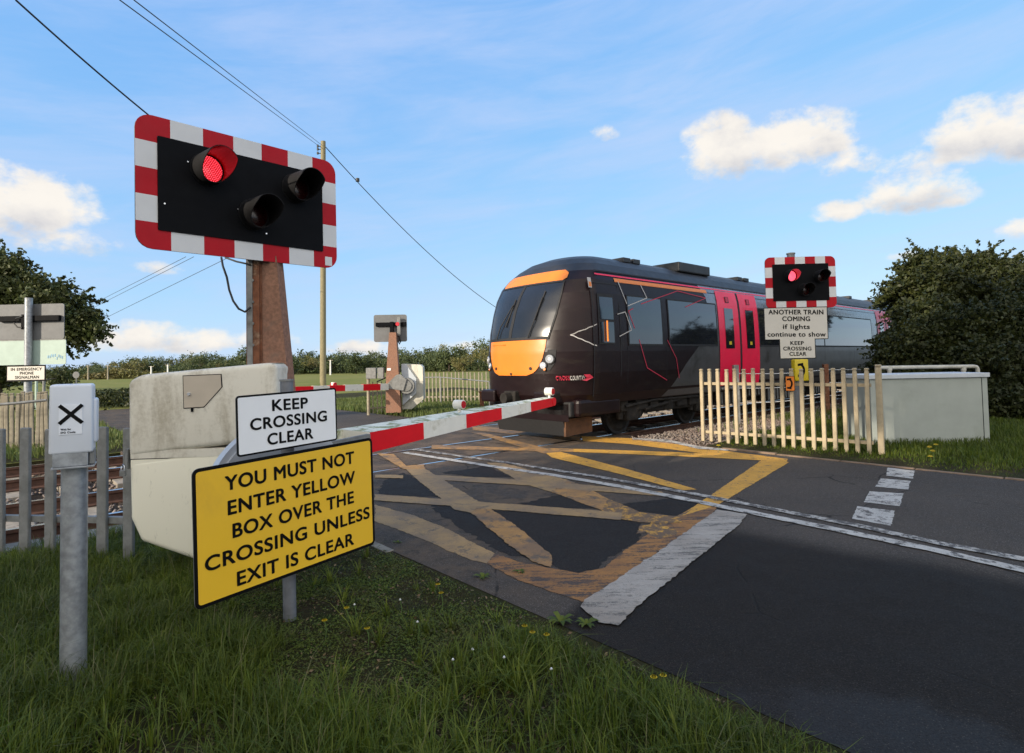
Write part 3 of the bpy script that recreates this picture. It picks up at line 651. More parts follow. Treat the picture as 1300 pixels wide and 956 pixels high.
# cab door: recess lines, window in two panes, orange grab rail
b = B(); 
for a in (8.30, 9.10): spatch(b, .86, 3.0, a, a+.022, blackrub, .008, 4)
spatch(b, 2.98, 3.0, 8.3, 9.12, blackrub, .008, 2); cd = b.build('cab_door', train)
b = B(); spatch(b, 1.83, 2.78, 8.45, 8.93, blackrub, .012); spatch(b, 2.30, 2.72, 8.50, 8.90, tglass, .018); spatch(b, 1.86, 2.25, 8.50, 8.90, tglass, .018); b.build('cab_door_window', cd)
b = B(); b.tube(side(8.66, 1.88, .05), side(8.66, 2.27, .05), .017, None, torange); b.build('grab_rail', cd)
b = B(); spatch(b, 2.88, 3.07, 8.24, 8.34, tline_w, .012, 2); spatch(b, 2.90, 2.99, 8.26, 8.33, torange, .015, 2); b.build('orange_label', train)
# nose panels
def wp(z): return np.interp(z, [1.97, 2.1, 2.4, 2.8, 3.03], [33, 35, 38, 39.5, 38.5])
b = B(); npatch(b, 1.97, 3.03, lambda z: -wp(z), wp, wglass, .012); ws = b.build('windscreen', train)
b = B(); npatch(b, 1.97, 3.03, -3.4, -1.0, blackrub, .018, 14, 3); b.build('windscreen_pillar', ws)
b = B(); npatch(b, 1.935, 1.985, -34, 34, blackrub, .02, 2); npatch(b, 3.01, 3.045, -39, 39, blackrub, .02, 2); npatch(b, 1.94, 3.04, lambda z: wp(z)-.2, lambda z: wp(z)+1.6, blackrub, .016, 14, 3); npatch(b, 1.94, 3.04, lambda z: -wp(z)-1.6, lambda z: -wp(z)+.2, blackrub, .016, 14, 3); b.build('windscreen_seal', ws)
for pts in ([(-17, 1.97), (-14, 2.2), (-5, 2.62)], [(15, 1.97), (19, 2.3), (22, 2.72)]):
    b = B(); b.path([nose(a_, z_, .05) for a_, z_ in pts], .012, blackrub); a_, z_ = pts[-1]; b.path([nose(a_-3, z_-.42, .035), nose(a_+.5, z_+.12, .035)], .014, blackrub); b.build('windscreen_wiper', ws)
b = B(); npatch(b, 3.05, 3.275, lambda z: -np.interp(z, [3.05, 3.1, 3.2, 3.275], [37, 41, 41, 35]), lambda z: np.interp(z, [3.05, 3.1, 3.2, 3.275], [37, 41, 41, 35]), torange, .014); b.build('orange_visor_panel', train)
b = B()
def op(z): return np.interp(z, [1.27, 1.29, 1.34, 1.44, 1.58, 1.78, 1.93], [14, 18, 22, 26, 29, 31.5, 32])
npatch(b, 1.27, 1.93, lambda z: -op(z), op, torange, .016); op_ = b.build('orange_nose_panel', train)
for p_, z_, r_ in ((-18, 1.40, .03), (18, 1.40, .03), (0, 1.30, .022)): b = B(); b.tube(nose(p_, z_, .014), nose(p_, z_, .03), r_, None, blackrub); b.build('marker_socket', op_)
b = B(); npatch(b, 1.27, 1.93, -.35, .35, brownboard, .0175, 6, 2) if False else b.tube(nose(-26, 1.86, .03), nose(-6, 1.86, .03), .008, None, torange); b.build('grab_rail', op_)
for sg in (-1, 1):
    b = B(); npatch(b, 1.36, 1.74, (lambda z: np.interp(z, [1.36, 1.5, 1.74], [25, 30, 34])) if sg > 0 else (lambda z: -np.interp(z, [1.36, 1.5, 1.74], [36, 41, 42])), (lambda z: np.interp(z, [1.36, 1.5, 1.74], [36, 41, 42])) if sg > 0 else (lambda z: -np.interp(z, [1.36, 1.5, 1.74], [25, 30, 34])), blackrub, .013, 6, 6); hc = b.build('headlight_cluster', train)
    for ph, zz, r, mm in ((36, 1.57, .088, lampglass), (30.0, 1.455, .07, lampglass), (31.5, 1.385, .03, torange)):
        b = B(); c0 = nose(sg*ph, zz, .01); c1_ = nose(sg*ph, zz, .05); b.tube(c0, c1_, r, r*.85, mm, 18); b.tube(c0, nose(sg*ph, zz, .035), r*1.15, r*1.1, blackrub, 18); b.tube(c1_, nose(sg*ph, zz, .056), r*.35, r*.2, white, 10); b.build('headlight', hc)
# livery outlines mapped from the photograph onto the body surface
samp = [(nose(p, z, 0), ('n', p, z)) for p in np.linspace(20, 90, 141) for z in np.linspace(.8, 3.1, 116)]
SP = np.array([q[0] for q in samp]); SX, SY = proj(SP)
def onbody(x, y, off):
    d = ray(x, y); s_ = None
    for _ in range(2):
        z = 2.0 if s_ is None else z
        for it in range(8):
            n = NC-hz(z); k = n/(M_@d); p = CP+d*k; z = float(np.clip(p[2], .73, 3.74))
        s_ = float(p@T)
    if s_ >= SC: return side(s_, z, off)
    i = int(np.argmin((SX-x)**2+(SY-y)**2)); _, p_, z_ = samp[i][1]; return nose(p_, z_, off)
def livery(name, lines, w_, m):
    for L in lines:
        b = B(); D = []
        for (ax, ay), (bx, by) in zip(L, L[1:]):
            n = max(2, int(math.hypot(bx-ax, by-ay)/5)); seg = [onbody(ax+(bx-ax)*k/n, ay+(by-ay)*k/n, .0165) for k in range(n+1)]
            A_, C_ = [], []
            for i, q in enumerate(seg):
                d = seg[min(i+1, n)]-seg[max(i-1, 0)]; side_ = np.cross(d, -M_); side_ /= np.linalg.norm(side_)+1e-9; A_.append(q+side_*w_); C_.append(q-side_*w_)
            b.grid([A_, C_], m)
        b.build(name, train)
livery('white_livery_line', [[(783.6,357.6),(795,386)], [(812.4,362),(820.5,378.5),(796,388.5)], [(783,399),(793,396),(801,419),(785.7,427)], [(757,412),(724,425),(757,439)]], .009, tline_w)
livery('red_livery_line', [[(813,386),(859,369.5),(895,378.5),(869,390)], [(803,391.6),(797,395),(805,417)], [(810.6,431),(821,467),(846,482.6)], [(846.4,431.6),(858,455),(861.6,480)]], .009, tline_r)
# operator's lettering low on the cab side
class CurveFr:
    def p(s, x, y, z): return onbody(706+x, 482-z, .03)
b = B(); put_text(b, CurveFr(), 'CROSS', 0, 17, 0, 4.6, 0, tline_r, .01); put_text(b, CurveFr(), 'COUNTRY', 17.5, 36, 0, 4.6, 0, tline_w, .01)
b.add([onbody(*q, .03) for q in ((737,482.5),(744,479),(740,475),(748,475),(752,478.5),(744,484))], [[0, 1, 4, 5], [1, 2, 3, 4]], tline_r); b.build('lettering', train)
# roof gear
frr = Fr(SN(0, NC, 0), T); b = B(); b.box(frr, 11.9, 13.3, -.95, -.2, 3.55, 3.78, roofm, .03); b.box(frr, 11.9, 13.3, .2, .95, 3.55, 3.78, roofm, .03); b.build('roof_pod', train)
for s_ in (10.0, 10.35, 15.0, 15.4, 17.2, 19.0, 21, 23.5, 26):
    for y0 in (-.8, .35): b = B(); b.box(frr, s_, s_+.25, y0, y0+.45, 3.60, 3.70, roofm, .01); b.build('roof_vent', train)
# under the floor: valance, deflector, bogies, engine boxes
b = B()
for z0, z1, inset in ((.42, .74, .10),):
    rows = [[SN(p[0], NC+p[1], z) for p in [(7.85, q) for q in np.linspace(-1.1, 1.1, 12)]] for z in (z0, z1)]
    b.grid(rows, maroon, False)
b.box(frr, 7.95, 9.2, -1.26, -1.0, .50, .82, maroon, .07); b.box(frr, 7.95, 9.2, 1.0, 1.26, .50, .82, maroon, .07); b.box(frr, 7.85, 8.05, -1.15, 1.15, .50, .78, blackrub, .04); b.box(frr, 9.3, 30.2, -.85, .85, .38, .76, blackrub); b.build('front_valance', train)
b = B(); b.box(frr, 7.4, 7.75, -.16, .16, .72, .98, darkiron, .03); b.tube(SN(7.25, NC, .85), SN(7.6, NC, .85), .1, None, darkiron); b.build('coupler', train)
for y0 in (.55, -.98): b = B(); b.box(frr, 7.50, 7.95, y0, y0+.43, .74, .98, maroon, .04); b.build('buffer_block', train)
b = B(); pts = [SN(7.95, NC-.95, .14), SN(7.95, NC+.95, .14), SN(7.85, NC+.95, .46), SN(7.85, NC-.95, .46)]; b.prism(pts, T*.06, blackrub); pts = [SN(7.9, NC-.98, .14), SN(8.62, NC-1.0, .17), SN(8.62, NC-1.0, .46), SN(7.9, NC-.98, .46)]; b.prism(pts, M_*.05, brownboard); b.build('obstacle_deflector', train)
def bogie(s0):
    b = B()
    for sg in (-1, 1):
        y0, y1 = (-1.12, -.98) if sg < 0 else (.98, 1.12)
        b.box(frr, s0-1.55, s0+1.55, y0, y1, .42, .62, darkiron, .04)
        for q in (-1.3, 1.3): b.box(frr, s0+q-.2, s0+q+.2, min(y0, y1)-.05, max(y0, y1)+.05, .30, .66, darkiron, .05); b.tube(SN(s0+q-.32, NC+sg*1.06, .35), SN(s0+q-.32, NC+sg*1.06, .66), .07, None, darkiron); b.tube(SN(s0+q+.32, NC+sg*1.06, .35), SN(s0+q+.32, NC+sg*1.06, .66), .07, None, darkiron)
        b.tube(SN(s0-.9, NC+sg*1.16, .5), SN(s0+.9, NC+sg*1.18, .7), .04, None, darkiron); b.tube(SN(s0, NC+sg*1.06, .45), SN(s0, NC+sg*1.06, .8), .16, None, darkiron)
    b.box(frr, s0-.35, s0+.35, -1.0, 1.0, .45, .74, darkiron, .03); bo = b.build('bogie', train)
    for q in (-1.3, 1.3):
        b = B()
        for sg in (-1, 1): b.tube(SN(s0+q, NC+sg*.66, .42), SN(s0+q, NC+sg*.79, .42), .42, None, blackrub, 28); b.tube(SN(s0+q, NC+sg*.79, .42), SN(s0+q, NC+sg*.82, .42), .36, .3, darkiron, 28)
        b.tube(SN(s0+q, NC-.7, .42), SN(s0+q, NC+.7, .42), .08, None, darkiron); b.build('wheelset', bo)
for s0 in (11.0, 26.9, 35.5, 50.5): bogie(s0)
b = B(); x = 13.1
for L, hgt, ins in ((1.3, .36, .0), (1.0, .25, .1), (1.9, .42, .02), (.8, .3, .12), (2.2, .40, .04), (1.0, .3, .08), (1.8, .4, .0), (1.0, .32, .1)):
    b.box(frr, x, x+L, -1.2+ins, 1.2-ins, .74-hgt, .745, darkiron, .03)
    for k in range(int(L/.18)): b.box(frr, x+.06+k*.18, x+.12+k*.18, -1.215+ins, -1.19+ins, .78-hgt, .70, galvd)
    x += L+.14
b.build('underfloor_equipment', train)
b = B()
for k in range(7): s_ = 9.3+k*.5; b.box(frr, s_, s_+rng.uniform(.2, .45), -1.18, -.9, .45+rng.uniform(-.05, .1), .76, darkiron, .03)
b.path([SN(9.4, NC-1.2, .6), SN(10.4, NC-1.2, .68), SN(12.6, NC-1.2, .66)], .03, darkiron); b.build('underfloor_pipework', train)
b = B(); b.box(frr, 30.6, 31.3, -1.1, 1.1, .8, 3.5, blackrub, .02); b.build('gangway', train)

# ------------------------------------------------------------------ red-and-white signal boards
def border(b, fr, W, H, r, bt, y):
    nx, nz = 7, 5; bw, bh = W/nx, H/nz; x0, z0 = -W/2, -H/2
    for sx in (-1, 1):
        for sz in (-1, 1):
            pts = [(sx*(W/2-bw), sz*H/2)]
            cx, cz = sx*(W/2-r), sz*(H/2-r)
            for i in range(7): a = math.pi/2*(1-i/6); pts.append((cx+sx*r*math.cos(a), cz+sz*r*math.sin(a)))
            pts += [(sx*W/2, sz*(H/2-bh)), (sx*(W/2-bt), sz*(H/2-bh)), (sx*(W/2-bt), sz*(H/2-bt)), (sx*(W/2-bw), sz*(H/2-bt))]
            if sx*sz < 0: pts = pts[::-1]
            b.add([fr.p(x, y, z) for x, z in pts], [list(range(len(pts)))], red)
    for i in range(1, nx-1):
        for za, zb in ((H/2-bt, H/2), (-H/2, -H/2+bt)): b.add([fr.p(x, y, z) for x, z in ((x0+i*bw, za), (x0+(i+1)*bw, za), (x0+(i+1)*bw, zb), (x0+i*bw, zb))], [[0, 1, 2, 3]], red if i % 2 == 0 else white)
    for i in range(1, nz-1):
        for xa, xb in ((-W/2, -W/2+bt), (W/2-bt, W/2)): b.add([fr.p(x, y, z) for x, z in ((xa, z0+i*bh), (xb, z0+i*bh), (xb, z0+(i+1)*bh), (xa, z0+(i+1)*bh))], [[0, 1, 2, 3]], red if i % 2 == 0 else white)
def lamp(parent, fr, u, v, r, L, lensmat, inner=None, yf=-.02, kdir=(0.0, 0.0)):
    """hooded round lamp on a board; fr.Y points into the board"""
    b = B(); seg = 36; R0 = r*1.16; rows_o, rows_i = [], []
    for j in range(9):
        ro, ri = [], []
        for i in range(seg+1):
            a = 2*math.pi*i/seg; up_ = math.sin(a); LL = L*(.34+.66*min(1, max(0, (up_+.95)/1.25))**1.1); q = LL*j/8; f = 1-.07*q/L
            ro.append(fr.p(u+R0*f*math.cos(a)+kdir[0]*q, yf-q, v+R0*f*math.sin(a)+kdir[1]*q)); ri.append(fr.p(u+R0*.95*f*math.cos(a)+kdir[0]*q, yf-q, v+R0*.95*f*math.sin(a)+kdir[1]*q))
        rows_o.append(ro); rows_i.append(ri)
    b.grid(rows_o, hoodm); b.grid(rows_i, inner or hoodm); b.grid([rows_o[-1], rows_i[-1]], hoodm)
    h = b.build('lamp_hood', parent)
    b = B(); n = 40; vs = [fr.p(u, yf-.022, v)]; rings = 5
    for k in range(1, rings+1):
        for i in range(n): a = 2*math.pi*i/n; rr = r*k/rings; vs.append(fr.p(u+rr*math.cos(a), yf-.022*(1-(k/rings)**2), v+rr*math.sin(a)))
    fs = [[0, 1+i, 1+(i+1) % n] for i in range(n)]+[[1+k*n+i, 1+(k+1)*n+i, 1+(k+1)*n+(i+1) % n, 1+k*n+(i+1) % n] for k in range(rings-1) for i in range(n)]
    b.add(vs, fs, lensmat, True); o = b.build('lamp_lens', h); me = o.data
    uv = me.uv_layers.new(name='UVMap'); base = base_of(h)
    for lp in me.loops:
        q = np.array(me.vertices[lp.vertex_index].co)+base-fr.o; uv.data[lp.index].uv = ((q@fr.X-u)/(2*r)+.5, (q@fr.Z-v)/(2*r)+.5)
    b = B(); b.tube(fr.p(u, yf-.001, v), fr.p(u, .0, v), R0*1.05, None, hoodm, 36); b.build('lamp_housing', h)
def seen_board(parent, fr, W, H, r, bt, lamps, rl, L, on, inner):
    b = B(); plate(b, fr, -W/2, W/2, -H/2, H/2, r, .0, .012, signback); b.build('backing_board', parent)
    b = B(); border(b, fr, W, H, r, bt, -.003); b.build('striped_border', parent)
    b = B(); plate(b, fr, -W/2+bt, W/2-bt, -H/2+bt, H/2-bt, .012, -.012, -.0035, black); b.build('black_panel', parent)
    for i, (u, v) in enumerate(lamps): lamp(parent, fr, u, v, rl, L, on if i == 0 else ledoff, inner if i == 0 else None, -.02)

# near signal
fr, W = panel((170.8,139), (172,315.5), (425.7,206), (427.3,342.5), .93)
sig = thing('crossing_signal', (fr.p(.12, .3, 0)[0], fr.p(.12, .3, 0)[1], -.03), 'large near signal with red lamp lit, red and white border, on tapered pink post', 'crossing signal', 'red and white crossing light signals')
lampuv = [fr.hit(263, 216), fr.hit(322, 273), fr.hit(375, 240)]
seen_board(sig, fr, W, .93, .105, .135, lampuv, .102, .27, ledon, redlit_inner)
b = B(); 
for x, y in ((237.5,206),(208,259),(301,266),(358.5,232),(337,297)):
    u, v = fr.hit(x, y); b.tube(fr.p(u, -.012, v), fr.p(u, -.018, v), .006, None, chrome, 8)
b.build('panel_screw', sig)
# label patch bottom right corner
b = B(); b.box(fr, W/2-.115, W/2-.05, -.0055, -.0035, -.445, -.37, white); b.build('small_label', sig)
b = B(); b.box(fr, -.35, .35, .012, .05, -.20, -.12, galvd); b.box(fr, -.35, .35, .012, .05, .1, .18, galvd); b.box(fr, -.03, .03, .05, .10, -.45, .25, galvd); b.build('mounting_bracket', sig)
# post: pink concrete, tapering, with a rusty steel channel on its left
Zp = 4.62
def pxz(x, y, Z=Zp): return at(x, y, Z)
fp = Fr(((at(314, 420, Zp)+at(366, 420, Zp))/2), (1, 0.12, 0))
hx = lambda x, y: (at(x, y, Zp)-fp.o)@fp.X
hz_ = lambda x, y: (at(x, y, Zp)-fp.o)@fp.Z
pz = [(333, 300), (333, 600), (333, 880)]
L0 = hx(331, 330); ztop = hz_(340, 325); zb = -fp.o[2]-.05
def rx(z): return np.interp(z, [hz_(375, 492), hz_(350, 335)], [hx(375, 492), hx(350, 335)]) if z > hz_(375, 492) else hx(375, 492)+(hz_(375, 492)-z)*(hx(375, 492)-hx(350, 335))/(hz_(350, 335)-hz_(375, 492))
b = B()
zk = hz_(380, 560)
rx0 = rx; rx = lambda z: rx0(max(z, zk))
pts = [fp.p(L0, 0, zb), fp.p(rx(zb), 0, zb), fp.p(rx(ztop), 0, ztop), fp.p(L0, 0, ztop)]
back = [fp.p(L0, .22, zb), fp.p(rx(zb)-.0, .22, zb), fp.p(rx(ztop), .2, ztop), fp.p(L0, .2, ztop)]
mid = [fp.p(rx(zb)+.03, .11, zb), fp.p(rx(ztop)+.02, .10, ztop)]
b.add(pts+back+mid, [[0,1,2,3],[7,6,5,4],[0,3,7,4],[1,8,9,2],[8,5,6,9],[3,2,9,6,7],[0,4,5,8,1]], pinkconc); b.build('tapered_post', sig)
b = B(); xl = hx(315, 400); b.box(fp, xl, L0-.002, -.03, .10, zb+.3, ztop, rust, .004); b.box(fp, xl+.01, xl+.05, -.04, -.03, ztop-.9, ztop, galvd); b.box(fp, L0-.004, L0+.012, -.012, .0, zb+.3, ztop, rust)
for k in range(4): b.tube(fp.p((xl+L0)/2, -.03, ztop-.2-k*.17), fp.p((xl+L0)/2, -.045, ztop-.2-k*.17), .012, None, galvd, 6, smooth=False)
b.build('rusty_channel', sig)
b = B(); b.path([at(281, 327, 4.6), at(283, 338, 4.55), at(288, 352, 4.5), at(291, 368, 4.5), at(296, 382, 4.5), at(303, 392, 4.5), at(311, 396, 4.52), at(318, 390, 4.55)], .0085, cable); b.path([at(286, 327, 4.6), at(300, 332, 4.55), at(318, 336, 4.55)], .007, cable)
b.build('loose_cable', sig)

# ------------------------------------------------------------------ near barrier machine with boom
bd = np.array([.503, .864, 0.0]); bd /= np.linalg.norm(bd)
bar = thing('barrier_machine', (at(245, 700, 4.55)[0], at(245, 700, 4.55)[1], -.03), 'weathered cream barrier machine near left, red and white boom lowered over the road', 'level crossing barrier', 'level crossing barriers')
fc = Fr(at(250, 580, 4.35), (1, .07, 0)); k = 4.35/F
def cx(x): return (x-250)*k
def cz(y): return -(y-580)*k
def shell(name, prof, y0, y1, m, bev, edge_w=2):
    bm = bmesh.new(); vs = [bm.verts.new((x, y0, z)) for x, z in prof]; f = bm.faces.new(vs); r_ = bmesh.ops.extrude_face_region(bm, geom=[f])
    for e in r_['geom']:
        if isinstance(e, bmesh.types.BMVert): e.co.y = y1
    bmesh.ops.recalc_face_normals(bm, faces=bm.faces[:]); bmesh.ops.bevel(bm, geom=bm.edges[:], offset=bev, segments=4, affect='EDGES', profile=.55)
    bm.verts.index_update(); b = B(); b.add([fc.p(*v.co) for v in bm.verts], [[v.index for v in f.verts] for f in bm.faces], m, True); bm.free(); return b.build(name, bar)
up_prof = [(cx(166), cz(579)), (cx(349), cz(560)), (cx(349), cz(464)), (cx(338), cz(463)), (cx(180), cz(475)), (cx(165), cz(483))]
low_prof = [(cx(166), cz(583)), (cx(168), cz(655)), (cx(180), cz(684)), (cx(262), cz(716)), (cx(335), cz(726)), (cx(345), cz(700)), (cx(349), cz(563))]
shell('upper_cover', up_prof, 0, .42, cab_top, .045); shell('lower_cover', low_prof, .008, .41, cab_low, .045)
b = B(); b.box(fc, cx(169), cx(346), .010, .40, cz(592), cz(581.5), cab_low); b.box(fc, cx(169), cx(346), .006, .40, cz(580.3), cz(570), cab_top); b.box(fc, cx(169), cx(346), .014, .40, cz(581.6), cz(580.2), blackrub)
b.build('cover_joint', bar)
hp = [(cx(234), cz(478)), (cx(279.5), cz(477)), (cx(280.5), cz(493)), (cx(259), cz(517)), (cx(235), cz(518))]
b = B(); ctr = np.mean(hp, axis=0); hp2 = [tuple(ctr+(np.array(q)-ctr)*1.05) for q in hp]
b.prism([fc.p(x, -.003, z) for x, z in hp2], fc.Y*.01, black); b.prism([fc.p(x, -.008, z) for x, z in hp], fc.Y*.006, hatchm); hh = b.build('hatch', bar)
b = B(); u, v = cx(241.5), cz(500.5); b.tube(fc.p(u, -.008, v), fc.p(u, -.02, v), .012, None, chrome, 16); b.build('hatch_lock', hh)
b = B(); b.box(fc, cx(243.5), cx(246), -.012, -.002, cz(523), cz(518), black); b.build('hatch_catch', hh)
b = B(); b.box(fc, cx(163), cx(166), -.0, .06, cz(593), cz(568), galvd); q = fc.p(cx(161), -.005, cz(592)); b.box(Fr(q), -.02, .02, -.012, .012, -.055, -.008, galvd, .006); b.path([q+np.array([-.012, 0, -.01]), q+np.array([-.012, 0, .02]), q+np.array([0, 0, .032]), q+np.array([.012, 0, .02]), q+np.array([.012, 0, -.01])], .004, chrome); b.build('padlock', bar)
# counterweight disc and arm
dc = np.array([-1.55, 3.97, .74]); nrm = np.cross(bd, UP)
dn = np.array([.71, -.70, 0]); dc = at(354, 624, 3.9)
b = B(); b.tube(dc-dn*.03, dc+dn*.05, .46, None, discm, 64); b.tube(dc+dn*.05, dc+dn*.065, .42, None, discm, 64); b.tube(dc-dn*.06, dc+dn*.12, .09, None, galvd, 24); b.build('counterweight_disc', bar)
b = B(); b.tube(dc-nrm*.35, dc, .06, None, galvd); b.build('drive_shaft', bar)
st = at(452, 566, 4.50); tip = at(703.5, 510, 7.5)
bdir = (tip-st); BL_ = np.linalg.norm(bdir); fb = Fr(st, bdir)    # fb.Y away from viewer
def hgt(t): return np.interp(t, [0, .12, 1], [.165, .155, .105])/2
def dep(t): return np.interp(t, [0, 1], [.36, .09])
def boomseg(t0, t1, m):
    b = B(); e = []
    for t in (t0, t1):
        x = t*BL_; h = hgt(t); d = dep(t); e.append([fb.p(x, 0, -h), fb.p(x, 0, h), fb.p(x, d, h+.012), fb.p(x, d, -h+.03)])
    A, C_ = e; b.add(A+C_, [[0, 4, 5, 1]], m); b.add([fb.p(t0*BL_, -.0, hgt(t0)), fb.p(t1*BL_, 0, hgt(t1)), C_[2], A[2]], [[0, 1, 2, 3]], moss); b.add(A+C_, [[2, 6, 7, 3], [3, 7, 4, 0]], boomwhite); b.add(A, [[0, 1, 2, 3]], boomwhite); b.add(C_, [[3, 2, 1, 0]], m)
    return b
def t_at(x):     # position along the boom of an image column
    lo, hi = -.2, 1.3
    for _ in range(40):
        mdl = (lo+hi)/2
        if proj(fb.p(mdl*BL_, 0, 0))[0] < x: lo = mdl
        else: hi = mdl
    return lo
edges = [(470, 538, boomred), (538, 592, boomwhite), (592, 637, boomred), (637, 674, boomwhite), (674, 703.5, boomred)]
bb = B()
for xa, xb, m in edges:
    q = boomseg(t_at(xa), t_at(xb), m); 
    for f, mi_, s_ in zip(q.f, q.m, q.sm): bb.add([q.v[i] for i in f], [list(range(len(f)))], q.mats[mi_])
bb.tube(fb.p(BL_, -.004, 0), fb.p(BL_, .09, 0), hgt(1), None, boomred, 20); boom = bb.build('boom', bar)
b = B(); t0 = t_at(470); b.box(fb, -.45, t0*BL_, -.005, .03, -.07, .07, galvd); b.box(fb, -.45, t0*BL_, dep(0)-.06, dep(0), -.04, .09, moss); b.build('boom_arm', bar)
def boomlamp(px_, Z, r):
    p = at(*px_, Z); b = B(); b.tube(p-bd*.0-nrm*.05, p+nrm*.05, r, None, boomwhite, 20); h = None
    b.tube(p+UP*(-r-.03), p-UP*r*.9, .018, None, boomwhite, 8); h = b.build('boom_lamp', boom)
    b = B(); b.tube(p+nrm*.05, p+nrm*.056, r*.8, None, redlampm, 20); b.build('lamp_lens', h) if False else b.build('boom_lamp_lens', boom)
boomlamp((583, 513.5), 5.75, .045); boomlamp((697.5, 497), 7.35, .05)

# ------------------------------------------------------------------ two signs on one post
fr, W = panel((243,598), (248,775), (472.5,556), (476,690), .72)
pb = gnd(368, 790, -.02); sp = thing('warning_sign', (pb[0], pb[1], -.03), 'yellow rule board about the yellow box below a white sign, both on one grey post', 'road sign')
b = B(); b.tube((pb[0], pb[1], -.05), (pb[0]-.01, pb[1], at(362, 484, pb[1])[2]), .0385, None, post_grey, 24); b.tube((pb[0]-.01, pb[1], at(362, 484, pb[1])[2]), (pb[0]-.01, pb[1], at(362, 484, pb[1])[2]+.012), .042, None, galvd, 24); b.build('pole', sp)
def sign_panel(parent, fr, W, H, r, mface, brd, name, lines, bold=.02):
    b = B(); plate(b, fr, -W/2, W/2, -H/2, H/2, r, 0, .006, ink, signback); o = b.build(name, parent)
    b = B(); plate(b, fr, -W/2+brd, W/2-brd, -H/2+brd, H/2-brd, max(.004, r-brd), -.0015, .001, mface); b.build('sign_face', o)
    b = B()
    for txt, l, r_, cap in lines:
        u0, v0 = fr.hit(*l); u1, v1 = fr.hit(*r_); put_text(b, fr, txt, u0, u1, v0, cap, -.0032, ink, bold, slope=v1-v0)
    b.build('lettering', o)
    b = B(); b.box(fr, -W/2+.1, W/2-.1, .006, .024, H*.22, H*.22+.035, galvd); b.box(fr, -W/2+.1, W/2-.1, .006, .024, -H*.3, -H*.3+.035, galvd); b.build('mounting_channel', o)
    return o
z3 = lambda x, y: (130+x/2.6556, 430+y/2.6556)
cw = .073
sign_panel(sp, fr, W, .72, .035, signyellow, .019, 'yellow_rule_board', [
    ('YOU MUST NOT', z3(414, 512), z3(847, 418), cw), ('ENTER YELLOW', z3(424, 594), z3(850, 484), cw), ('BOX OVER THE', z3(440, 671), z3(846, 552), cw), ('CROSSING UNLESS', z3(347, 786), z3(899, 603), cw), ('EXIT IS CLEAR', z3(455, 833), z3(846, 692), cw)], .022)
fr2, W2 = panel((299.7,499.9), (302.5,580), (426.8,490.7), (428.4,560.2), .34)
fr2 = Fr(fr.p(fr.hit(363.8, 533.5)[0], 0.002, fr.hit(363.8, 533.5)[1]), fr.X*1.0); u0, v0 = fr2.hit(300, 540); u1, v1 = fr2.hit(427.5, 527); W2 = u1-u0
slope2 = (v1-v0)/(u1-u0)
fr2 = Fr(fr2.p((u0+u1)/2, 0, (v0+v1)/2), fr.X+UP*0.0)
sign_panel(sp, fr2, W2, .335, .02, signwhite, .011, 'keep_clear_board', [('KEEP', z3(573, 243), z3(691, 233), .062), ('CROSSING', z3(499, 309), z3(755, 276), .062), ('CLEAR', z3(557, 358), z3(709, 335), .062)], .018)

# ------------------------------------------------------------------ telephone box on a galvanised post
pb = np.array([at(93, 868, 2.92)[0], 2.92, -.03]); tb = thing('telephone_post', pb, 'pale grey phone box with black cross sticker on a galvanised post', 'telephone box')
ztop = at(93, 590, 2.92)[2]
b = B(); b.tube(pb+UP*-.03, (pb[0], pb[1], ztop), .055, None, galv, 32); b.build('pole', tb)
fx = Fr(at(91, 533, 2.83), (1, .60, 0)); kk = 2.83/F
b = B(); b.box(fx, -.075, .065, .005, .12, -.225, -.155, galv, .004); b.box(fx, -.08, .09, -.005, .13, -.235, -.226, galv, .002); b.box(fx, .068, .09, .02, .10, -.222, -.15, galvd, .004); b.build('mounting_collar', tb)
def rounded_box(b, fr, x0, x1, y0, y1, z0, z1, m, bev, seg=4, taper=0.0):
    bm = bmesh.new(); bmesh.ops.create_cube(bm, size=1)
    for v in bm.verts:
        tz = v.co.z+.5; v.co = Vector(((x0+x1)/2+v.co.x*(x1-x0)*(1-taper*tz), (y0+y1)/2+v.co.y*(y1-y0)*(1-taper*tz), z0+tz*(z1-z0)))
    bmesh.ops.bevel(bm, geom=bm.edges[:], offset=bev, segments=seg, affect='EDGES', profile=.5); bm.verts.index_update()
    b.add([fr.p(*v.co) for v in bm.verts], [[v.index for v in f.verts] for f in bm.faces], m, True); bm.free()
b = B(); rounded_box(b, fx, -.090, .086, 0, .13, -.165, .172, phonebox, .014, 4, .03); rounded_box(b, fx, .075, .100, .02, .11, -.12, .10, phonebox, .012); pbx = b.build('phone_housing', tb)
b = B(); b.box(fx, -.050, .042, -.0025, .001, -.07, .075, sticker); st_ = b.build('sticker', pbx)
b = B()
for sg in (-1, 1):
    c = np.array([-.003, .027]); d = np.array([.045, sg*.044]); d = d; n = np.array([-d[1], d[0]])/np.linalg.norm(d)*.0085; q = [c-d+n, c-d-n, c+d-n, c+d+n]; b.add([fx.p(x, -.004-.0004*sg, z) for x, z in q], [[0, 1, 2, 3]], ink)
put_text(b, fx, 'Wait for', -.042, -.002, -.048, .0085, -.004, ink, .01); put_text(b, fx, 'SIG Code', -.042, .015, -.063, .0085, -.004, ink, .01); b.build('sticker_print', st_)

